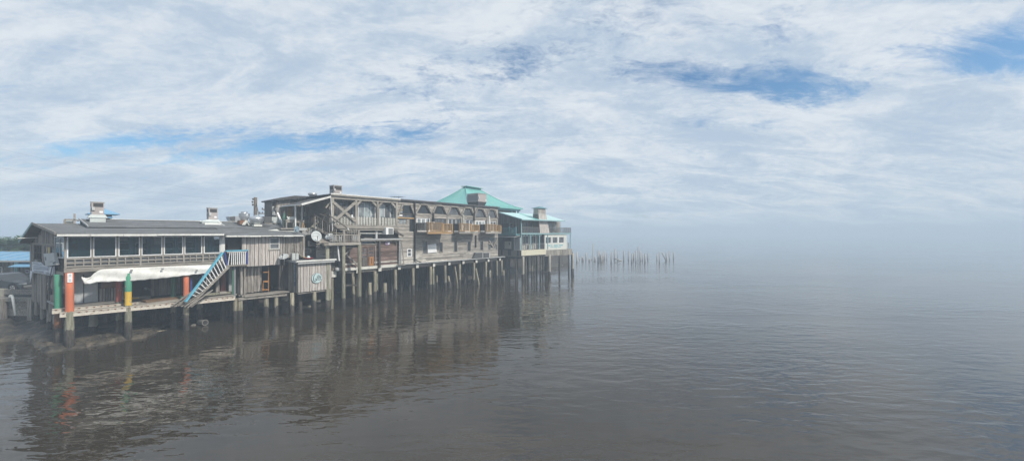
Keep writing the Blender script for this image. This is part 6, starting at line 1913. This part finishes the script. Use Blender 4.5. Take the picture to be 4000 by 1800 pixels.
P(D, 'skirt', M['grey_panel'], 'box', FD, bx0 + .0, du(2233), -.1, .2, dz(2170, 997.5), bz0 - .085)
boards_v(D, FD, bx0, du(2233), dz(2170, 998), bz0 - .09, -.14, th=.035, w=.7, mat='timber_v', ragged=.05)
P(D, 'platform', M['timber'], 'box', FD, c0, du(2236), .2, 9.0, dz(2170, 996), DF1 - .11)
P(D, 'side_screen', M['grey_panel'], 'box', FD, du(2216), du(2228), .3, .34, DF1, DF1 + .9)
P(D, 'end_post', M['teal_pale'], 'box', FD, du(2228) - .06, du(2228) + .06, -.06, .06, DF1 - .1, DF2 - .2)
# stools on the veranda
for i, (px, lab) in enumerate(((2053, 'first tall stool on the far house veranda, by the left window'), (2080, 'second tall stool on the far house veranda, by the right window'))):
    t = thing('bar_stool', lab, 'stool', FD.W(du(px, .6), .6, DF1), 'stools on the veranda')
    u = du(px, .6)
    for a in (-.2, .2):
        for v in (.4, .8): P(t, 'leg', M['grille'], 'box', FD, u + a - .025, u + a + .025, v - .025, v + .025, DF1, DF1 + .7)
    P(t, 'seat', M['timber'], 'box', FD, u - .25, u + .25, .35, .85, DF1 + .703, DF1 + .76)
    P(t, 'back', M['grille'], 'box', FD, u - .25, u + .25, .83, .87, DF1 + .765, DF1 + 1.1)
# left wall of the far house
L5 = 7.0
boards_v(D, FS, .0, L5, DF2, 9, 0, th=-.05, w=.3, mat='wood_dark', ztop=lambda t: min(DE + (RZ - DE) * (t + .5) / 5.5, RZ) - .12)
P(D, 'rake_trim', M['teal_pale'], 'beam', FD.W(rl0 - .02, ev, DE), FD.W(rl0 - .02, 5, RZ), .04, .14)
boards_v(D, FS, .0, L5, DF1 - .9, DF2 - .01, 0, th=-.05, w=.4, mat='dark_grey')
window(D, FS, FS.u(2005), FS.u(1993), DF2 + .1, DF2 + 1.5, .02, fm='wood_v', gm='glass_dark', fw=.08, name='door', gback=.04)
P(D, 'opening_shade', M['dark'], 'box', FS, FS.u(1988), FS.u(1960), .01, .02, DF2 + .2, DF2 + 1.5)  # near-black plate paints the shade of an opening; the boards run on behind
bo = .9
P(D, 'side_balcony', M['teal_trim'], 'box', FS, .1, L5, .01, bo, DF2 - .32, DF2 - .1)
P(D, 'side_rail', M['teal_trim'], 'box', FS, .1, L5, bo - .1, bo, DF2 + .74, DF2 + .82)
P(D, 'side_rail', M['teal_trim'], 'box', FS, .1, L5, bo - .08, bo - .02, DF2 - .05, DF2 + .02)
k = 0
u = .2
while u < L5:
    P(D, 'side_baluster', M['teal_trim'], 'box', FS, u - .025, u + .025, bo - .07, bo - .03, DF2 + .021, DF2 + .739)
    u += .17
for u in (.15, 1.6, 3.4, 5.2):
    P(D, 'side_post', M['teal_trim'], 'box', FS, u - .07, u + .07, bo - .12, bo + .02, DF2 - .4, DF2 + .95)
P(D, 'side_awning', M['pale_grey'], 'prism', [FS.W(.0, .05, DF2 - .42), FS.W(L5, .05, DF2 - .42), FS.W(L5, 1.3, DF2 - .62), FS.W(.0, 1.3, DF2 - .62)], UPV * .05)
for u in (.08, 1.3):
    P(D, 'side_trim', M['white'], 'box', FS, u - .06, u + .06, .003, .1, DF1 - .05, DF2 - .65)
P(D, 'side_trim', M['white'], 'box', FS, .14, 1.24, .004, .09, DF1 - .04, DF1 + .05)
P(D, 'side_screen', M['grey_panel'], 'box', FS, .15, 1.24, .0, .05, DF1 + .05, DF2 - .65)
P(D, 'white_hatch', M['off_white'], 'box', FS, FS.u(1998), FS.u(1972), .003, .06, DF1 + .1, DF1 + 1.25)
P(D, 'hatch_slot', M['dark'], 'box', FS, FS.u(1992), FS.u(1989), .063, .07, DF1 + .7, DF1 + 1.05)
P(D, 'under_screen', M['dark_grey'], 'box', FS, .05, L5, -.3, -.2, DF1 - 1.3, DF1 - .9)
P(D, 'rear_backing', M['wood_dark'], 'box', FD, c0 - 3, du(2120), 8.8, 8.9, -.4, 4)
# piles
for (px, v, rad, mt, n_) in ((2043, .0, .2, 'concrete', 4), (2146, .0, .21, 'concrete', 4), (2236, .0, .24, 'concrete', 4), (2053, 1.6, .14, 'pile', 7), (2078, 1.8, .14, 'pile', 7), (2087, 2.4, .14, 'pile', 7), (2111, 1.6, .14, 'pile', 7), (2120, 2.6, .13, 'pile', 7),
                     (2137, 2.0, .3, 'pile_dark', 6), (2185, 3.5, .15, 'pile_dark', 7), (2222, 4.0, .15, 'pile_dark', 7), (2062, 5, .16, 'pile_dark', 7), (2096, 6, .16, 'pile_dark', 7), (2130, 6, .16, 'pile_dark', 7), (2234, 3.0, .2, 'pile_dark', 6)):
    pile(D, FD, du(px, v), v, dz(2170, 997) - .0, rad, [(3.5, mt)], tide=.85, n=n_, lean=(.12, 0) if px == 2236 else (0, 0))
for v in (.8, 2.6, 4.4, 6.2):
    for uu in (-.2, 1.8):
        pile(D, FS, v, -uu, DF1 - 1.0, .14, [(3.3, 'pile_dark')], n=7)

# ================================================================== old pilings in the fog
ordw = 'first second third fourth fifth sixth seventh eighth ninth tenth eleventh twelfth thirteenth fourteenth fifteenth sixteenth seventeenth eighteenth nineteenth twentieth twenty-first twenty-second twenty-third twenty-fourth twenty-fifth twenty-sixth twenty-seventh twenty-eighth twenty-ninth thirtieth thirty-first thirty-second thirty-third'.split()
fp = ((85, 290, 1), (150, 395, 1), (205, 350, .7), (235, 395, 1), (300, 280, 1), (385, 430, 1.3), (435, 400, .6), (470, 100, .7), (520, 370, 1.2), (590, 190, 1.1), (635, 260, .9), (670, 320, 1.2), (710, 240, 1), (745, 235, 1), (800, 270, .7),
      (905, 265, 1), (985, 230, 1.2), (1060, 265, .8), (1205, 260, 1), (1320, 260, 1), (1395, 300, 1), (1440, 290, 1.1), (1500, 250, 1), (1550, 130, .7), (1605, 240, 1.1), (1650, 300, .8), (1715, 290, 1), (1780, 270, 1),
      (2000, 290, .8), (2060, 290, .9), (2230, 280, 1), (2305, 255, .9), (2400, 255, .9))
for i, (zx, zy, k) in enumerate(fp):
    px, py = 2240 + zx * .163, 940 + zy * .163
    d = 96 + R.uniform(-5, 7)
    X = (px - 2000) / FPX * d
    zt_ = (HCAM - (py - HORIZON) * d / FPX) * R.uniform(.82, 1.12)
    mb = MB()
    ln = R.uniform(-.12, .12)
    r_ = .17 * k
    mb.tube([(X, d, -.6), (X + ln * .3, d, .5), (X + ln, d, zt_)], [r_ * 1.2, r_ * 1.1, r_ * .85], 8, wob=.1)
    tag(mb.build('piling', M['haze_paled'], loc=(X, d, 0), smooth=True), 'bare old piling in the fog, ' + ordw[i] + ' from the left in the far row', 'piling', 'old pilings standing in the fog')
for (a, b_, lab) in (((2125, 285), (2215, 470), 'slanting timber propped against a far piling'), ((1000, 430), (1160, 480), 'fallen timber lying across the far pilings')):
    pts = []
    for (zx, zy) in (a, b_):
        px, py, d = 2240 + zx * .163, 940 + zy * .163, 96.0
        pts.append(Vector(((px - 2000) / FPX * d, d, HCAM - (py - HORIZON) * d / FPX)))
    mb = MB(); mb.tube(pts, .15, 8)
    tag(mb.build('fallen_timber', M['haze_paled'], loc=pts[1], smooth=True), lab, 'timber')

# ================================================================== street side at the far left
E = thing('blue_roofed_shop', 'low grey shop with a blue metal roof behind the seawall', 'building', (-44, 36, 2.3))
ex = lambda px: FE.u(px, 0)
ez = 4.62
P(E, 'core', M['wood_dark'], 'box', FE, -60, -38.0, .06, 6, 2.3, ez)
boards_v(E, FE, ex(-60), -38.0, 2.3, ez, 0, w=.25, mat='wood_v')
P(E, 'roof', M['blue_roof'], 'prism', [FE.W(-62, -.5, ez - .02), FE.W(-37.2, -.5, ez - .02), FE.W(-37.2, 3, 5.2), FE.W(-62, 3, 5.2)], UPV * -.08)
P(E, 'roof', M['blue_roof'], 'prism', [FE.W(-62, 3, 5.204), FE.W(-37.2, 3, 5.204), FE.W(-37.2, 6.6, ez), FE.W(-62, 6.6, ez)], UPV * -.08)
P(E, 'gutter', M['pale_grey'], 'box', FE, -62, -37.2, -.58, -.503, ez - .16, ez - .03)
P(E, 'ridge_cap', M['pale_grey'], 'box', FE, -62, -37.2, 2.9, 3.1, 5.205, 5.23)
for k in range(14):
    x = -60 + k * 1.6
    P(E, 'roof_rib', M['blue_roof'], 'beam', FE.W(x, -.5, ez), FE.W(x, 2.95, 5.22), .05, .05)
P(E, 'porch_roof', M['blue_roof'], 'prism', [FE.W(-60, -2.2, 4.05), FE.W(ex(32), -2.2, 4.05), FE.W(ex(12), -.5, 4.6), FE.W(-60, -.5, 4.6)], UPV * -.08)
for (a, b_, m_n) in ((14, 27, 'off_white'), (84, 88, 'teal_pale'), (92, 95, 'teal_pale')):
    P(E, 'post', M[m_n], 'box', FE, ex(a), ex(b_), -.5 if a > 20 else -1.2, -.35 if a > 20 else -1.0, 2.3, ez - .17 if a > 20 else 4.1)
window(E, FE, ex(-40), ex(15), 3.0, 4.0, -.12, fm='off_white', gm='glass_grey', fw=.08)
P(E, 'door', M['wood_dark'], 'box', FE, ex(58), ex(80), -.05, -.003, 2.3, 4.2)
P(E, 'side_awning', M['blue_roof'], 'prism', [FE.W(ex(88), -1.0, 4.1), FE.W(-37.3, -1.0, 4.1), FE.W(-37.3, -.05, 4.4), FE.W(ex(95), -.05, 4.4)], UPV * -.05)
P(E, 'small_sign', M['banner'], 'box', FE, ex(103), ex(116), -.06, -.003, 3.45, 3.75)
P(E, 'small_sign', M['purple'], 'box', FE, ex(104.5), ex(114.5), -.07, -.062, 3.52, 3.68)

# parked car, mostly out of frame
CR = thing('parked_car', 'dark parked car at the left edge beyond the seawall rail', 'car', (-42.5, 31.2, 2.3))
cy0, cy1 = -3.6, -1.9
x1 = FE.u(88, -3.6); sc = 1.0
prof = [(0, .32), (0, .62), (-.12, .74), (-1.0, .84), (-1.55, .90), (-2.15, 1.36), (-2.5, 1.44), (-3.5, 1.42), (-4.1, .98), (-4.35, .9), (-4.4, .4), (-4.4, .32)]
wx = [-.78, -3.45]
low = []
for c_ in reversed(wx):
    low += [(c_ - .42, .32)] + [(c_ + .40 * math.cos(math.pi - t * math.pi / 6), .34 + .38 * math.sin(t * math.pi / 6)) for t in range(1, 6)] + [(c_ + .42, .32)]
outline = prof + low
mb = MB(); mb.prism([FE.W(x1 + a, cy0, 2.3 + z) for a, z in outline], FE.W(0, cy1 - cy0, 0) - FE.W(0, 0, 0))
bd = mb.build('body', M['car'], CR)
P(CR, 'side_window', M['glass_pale'], 'prism', [FE.W(x1 - 1.7, cy0 - .012, 2.3 + .95), FE.W(x1 - 2.2, cy0 - .012, 2.3 + 1.32), FE.W(x1 - 2.95, cy0 - .012, 2.3 + 1.34), FE.W(x1 - 2.95, cy0 - .012, 2.3 + .95)], FE.W(0, .01, 0) - FE.W(0, 0, 0))
P(CR, 'side_window', M['glass_pale'], 'prism', [FE.W(x1 - 3.0, cy0 - .012, 2.3 + .95), FE.W(x1 - 3.0, cy0 - .012, 2.3 + 1.34), FE.W(x1 - 3.5, cy0 - .012, 2.3 + 1.32), FE.W(x1 - 3.9, cy0 - .012, 2.3 + .98)], FE.W(0, .01, 0) - FE.W(0, 0, 0))
for c_ in wx:
    for v in (cy0 - .02, cy1 - .2):
        cc = FE.W(x1 + c_, v, 2.3 + .33)
        w_ = P(CR, 'wheel', M['tyre'], 'tube', [cc, cc + Vector((0, .22, 0))], .33, 20, smooth=False)
        P(w_, 'rim', M['rim'], 'tube', [cc + Vector((0, -.012, 0)), cc + Vector((0, -.002, 0))], .2, 16)
        for s_ in range(5):
            an_ = s_ * 2 * math.pi / 5
            P(w_, 'spoke', M['grille'], 'beam', cc + Vector((.05 * math.cos(an_ + .6), -.02, .05 * math.sin(an_ + .6))), cc + Vector((.18 * math.cos(an_ + .6), -.02, .18 * math.sin(an_ + .6))), .03, .05)
P(CR, 'headlight', M['glass_pale'], 'box', FE, x1 - .3, x1 + .01, cy0 - .01, cy0 + .25, 2.3 + .6, 2.3 + .72)
P(CR, 'bumper', M['mid_grey'], 'box', FE, x1 - .1, x1 + .05, cy0 + .05, cy1 - .05, 2.3 + .36, 2.3 + .52)
P(CR, 'door_handle', M['rim'], 'box', FE, x1 - 2.75, x1 - 2.58, cy0 - .03, cy0 - .003, 2.3 + .8, 2.3 + .84)

# palms behind the shop
def palm(px, Y, ztop, label):
    X = (px - 2000) / FPX * Y
    t = thing('palm_tree', label, 'palm tree', (X, Y, 2.3), 'palms behind the blue roof')
    c = Vector((X, Y, ztop - .7))
    P(t, 'trunk', M['trunk'], 'tube', [(X, Y, 2.2), (X + .1, Y, 3.5), c], [.22, .17, .15], 8, smooth=True)
    mb = MB()
    for i in range(95):
        az = R.uniform(0, 2 * math.pi); el = R.uniform(-.5, 1.25); L = R.uniform(1.0, 1.5)
        d_ = Vector((math.cos(az) * math.cos(el), math.sin(az) * math.cos(el), math.sin(el)))
        q = c.copy(); pts = [q.copy()]
        for s_ in range(5):
            q = q + d_ * L / 5; d_ = (d_ + Vector((0, 0, -.16))).normalized(); pts.append(q.copy())
        side = d_.cross(UPV).normalized()
        for s_ in range(1, 6):                         # fan of leaflets
            for sd in (-1, 1):
                b0 = pts[s_]; dr = (pts[s_] - pts[s_ - 1]).normalized()
                tip = b0 + dr * .34 + side * sd * R.uniform(.2, .4) - UPV * R.uniform(0, .12)
                mb.add([b0 - dr * .07, b0 + dr * .09, tip], [(0, 1, 2)])
        for s_ in range(5):
            a_ = side * .02
            mb.add([pts[s_] - a_, pts[s_] + a_, pts[s_ + 1] + a_ * .6, pts[s_ + 1] - a_ * .6], [(0, 1, 2, 3)])
    mb.build('crown', M['palm'], t)
palm(-30, 43, 6.0, 'leftmost palm showing above the blue shop roof')
palm(14, 44, 5.75, 'second palm from the left above the blue shop roof')
palm(52, 43, 6.15, 'palm in the middle of the row above the blue shop roof')
palm(88, 45, 5.9, 'palm beside the pale wall left of the near gable')
palm(112, 44, 5.6, 'rightmost palm, half hidden by the near gable')
fb = thing('white_house', 'small white gabled house peeping past the near gable', 'house', (-55, 48, 2.3))
q = Frame(0, 50, 1, 0)
P(fb, 'wall', M['off_white'], 'box', q, q.u(95), q.u(150), 0, 4, 2.3, 5.6)
P(fb, 'roof', M['white'], 'prism', [q.W(q.u(90), -.4, 5.6), q.W(q.u(150), -.4, 5.6), q.W(q.u(150), 2, 6.1), q.W(q.u(90), 2, 6.1)], UPV * -.08)

# ================================================================== haze
HZ = 0.0034
mb = MB()
mb.hexa([Vector((x, y, z)) for z in (-1.6, 17.5) for (x, y) in ((-910, -910), (910, -910), (910, 910), (-910, 910))])
m, nt, b = newmat('fog_air')
nt.nodes.remove(b)
pv = nt.nodes.new('ShaderNodeVolumePrincipled')
pv.inputs['Density'].default_value = HZ
pv.inputs['Color'].default_value = (.67, .80, .93, 1)
pv.inputs['Anisotropy'].default_value = 0.0
nt.links.new(pv.outputs[0], nt.nodes['Material Output'].inputs['Volume'])
hz = mb.build('haze', m, kind='stuff')
hz['label'] = 'pale fog lying over the bay'
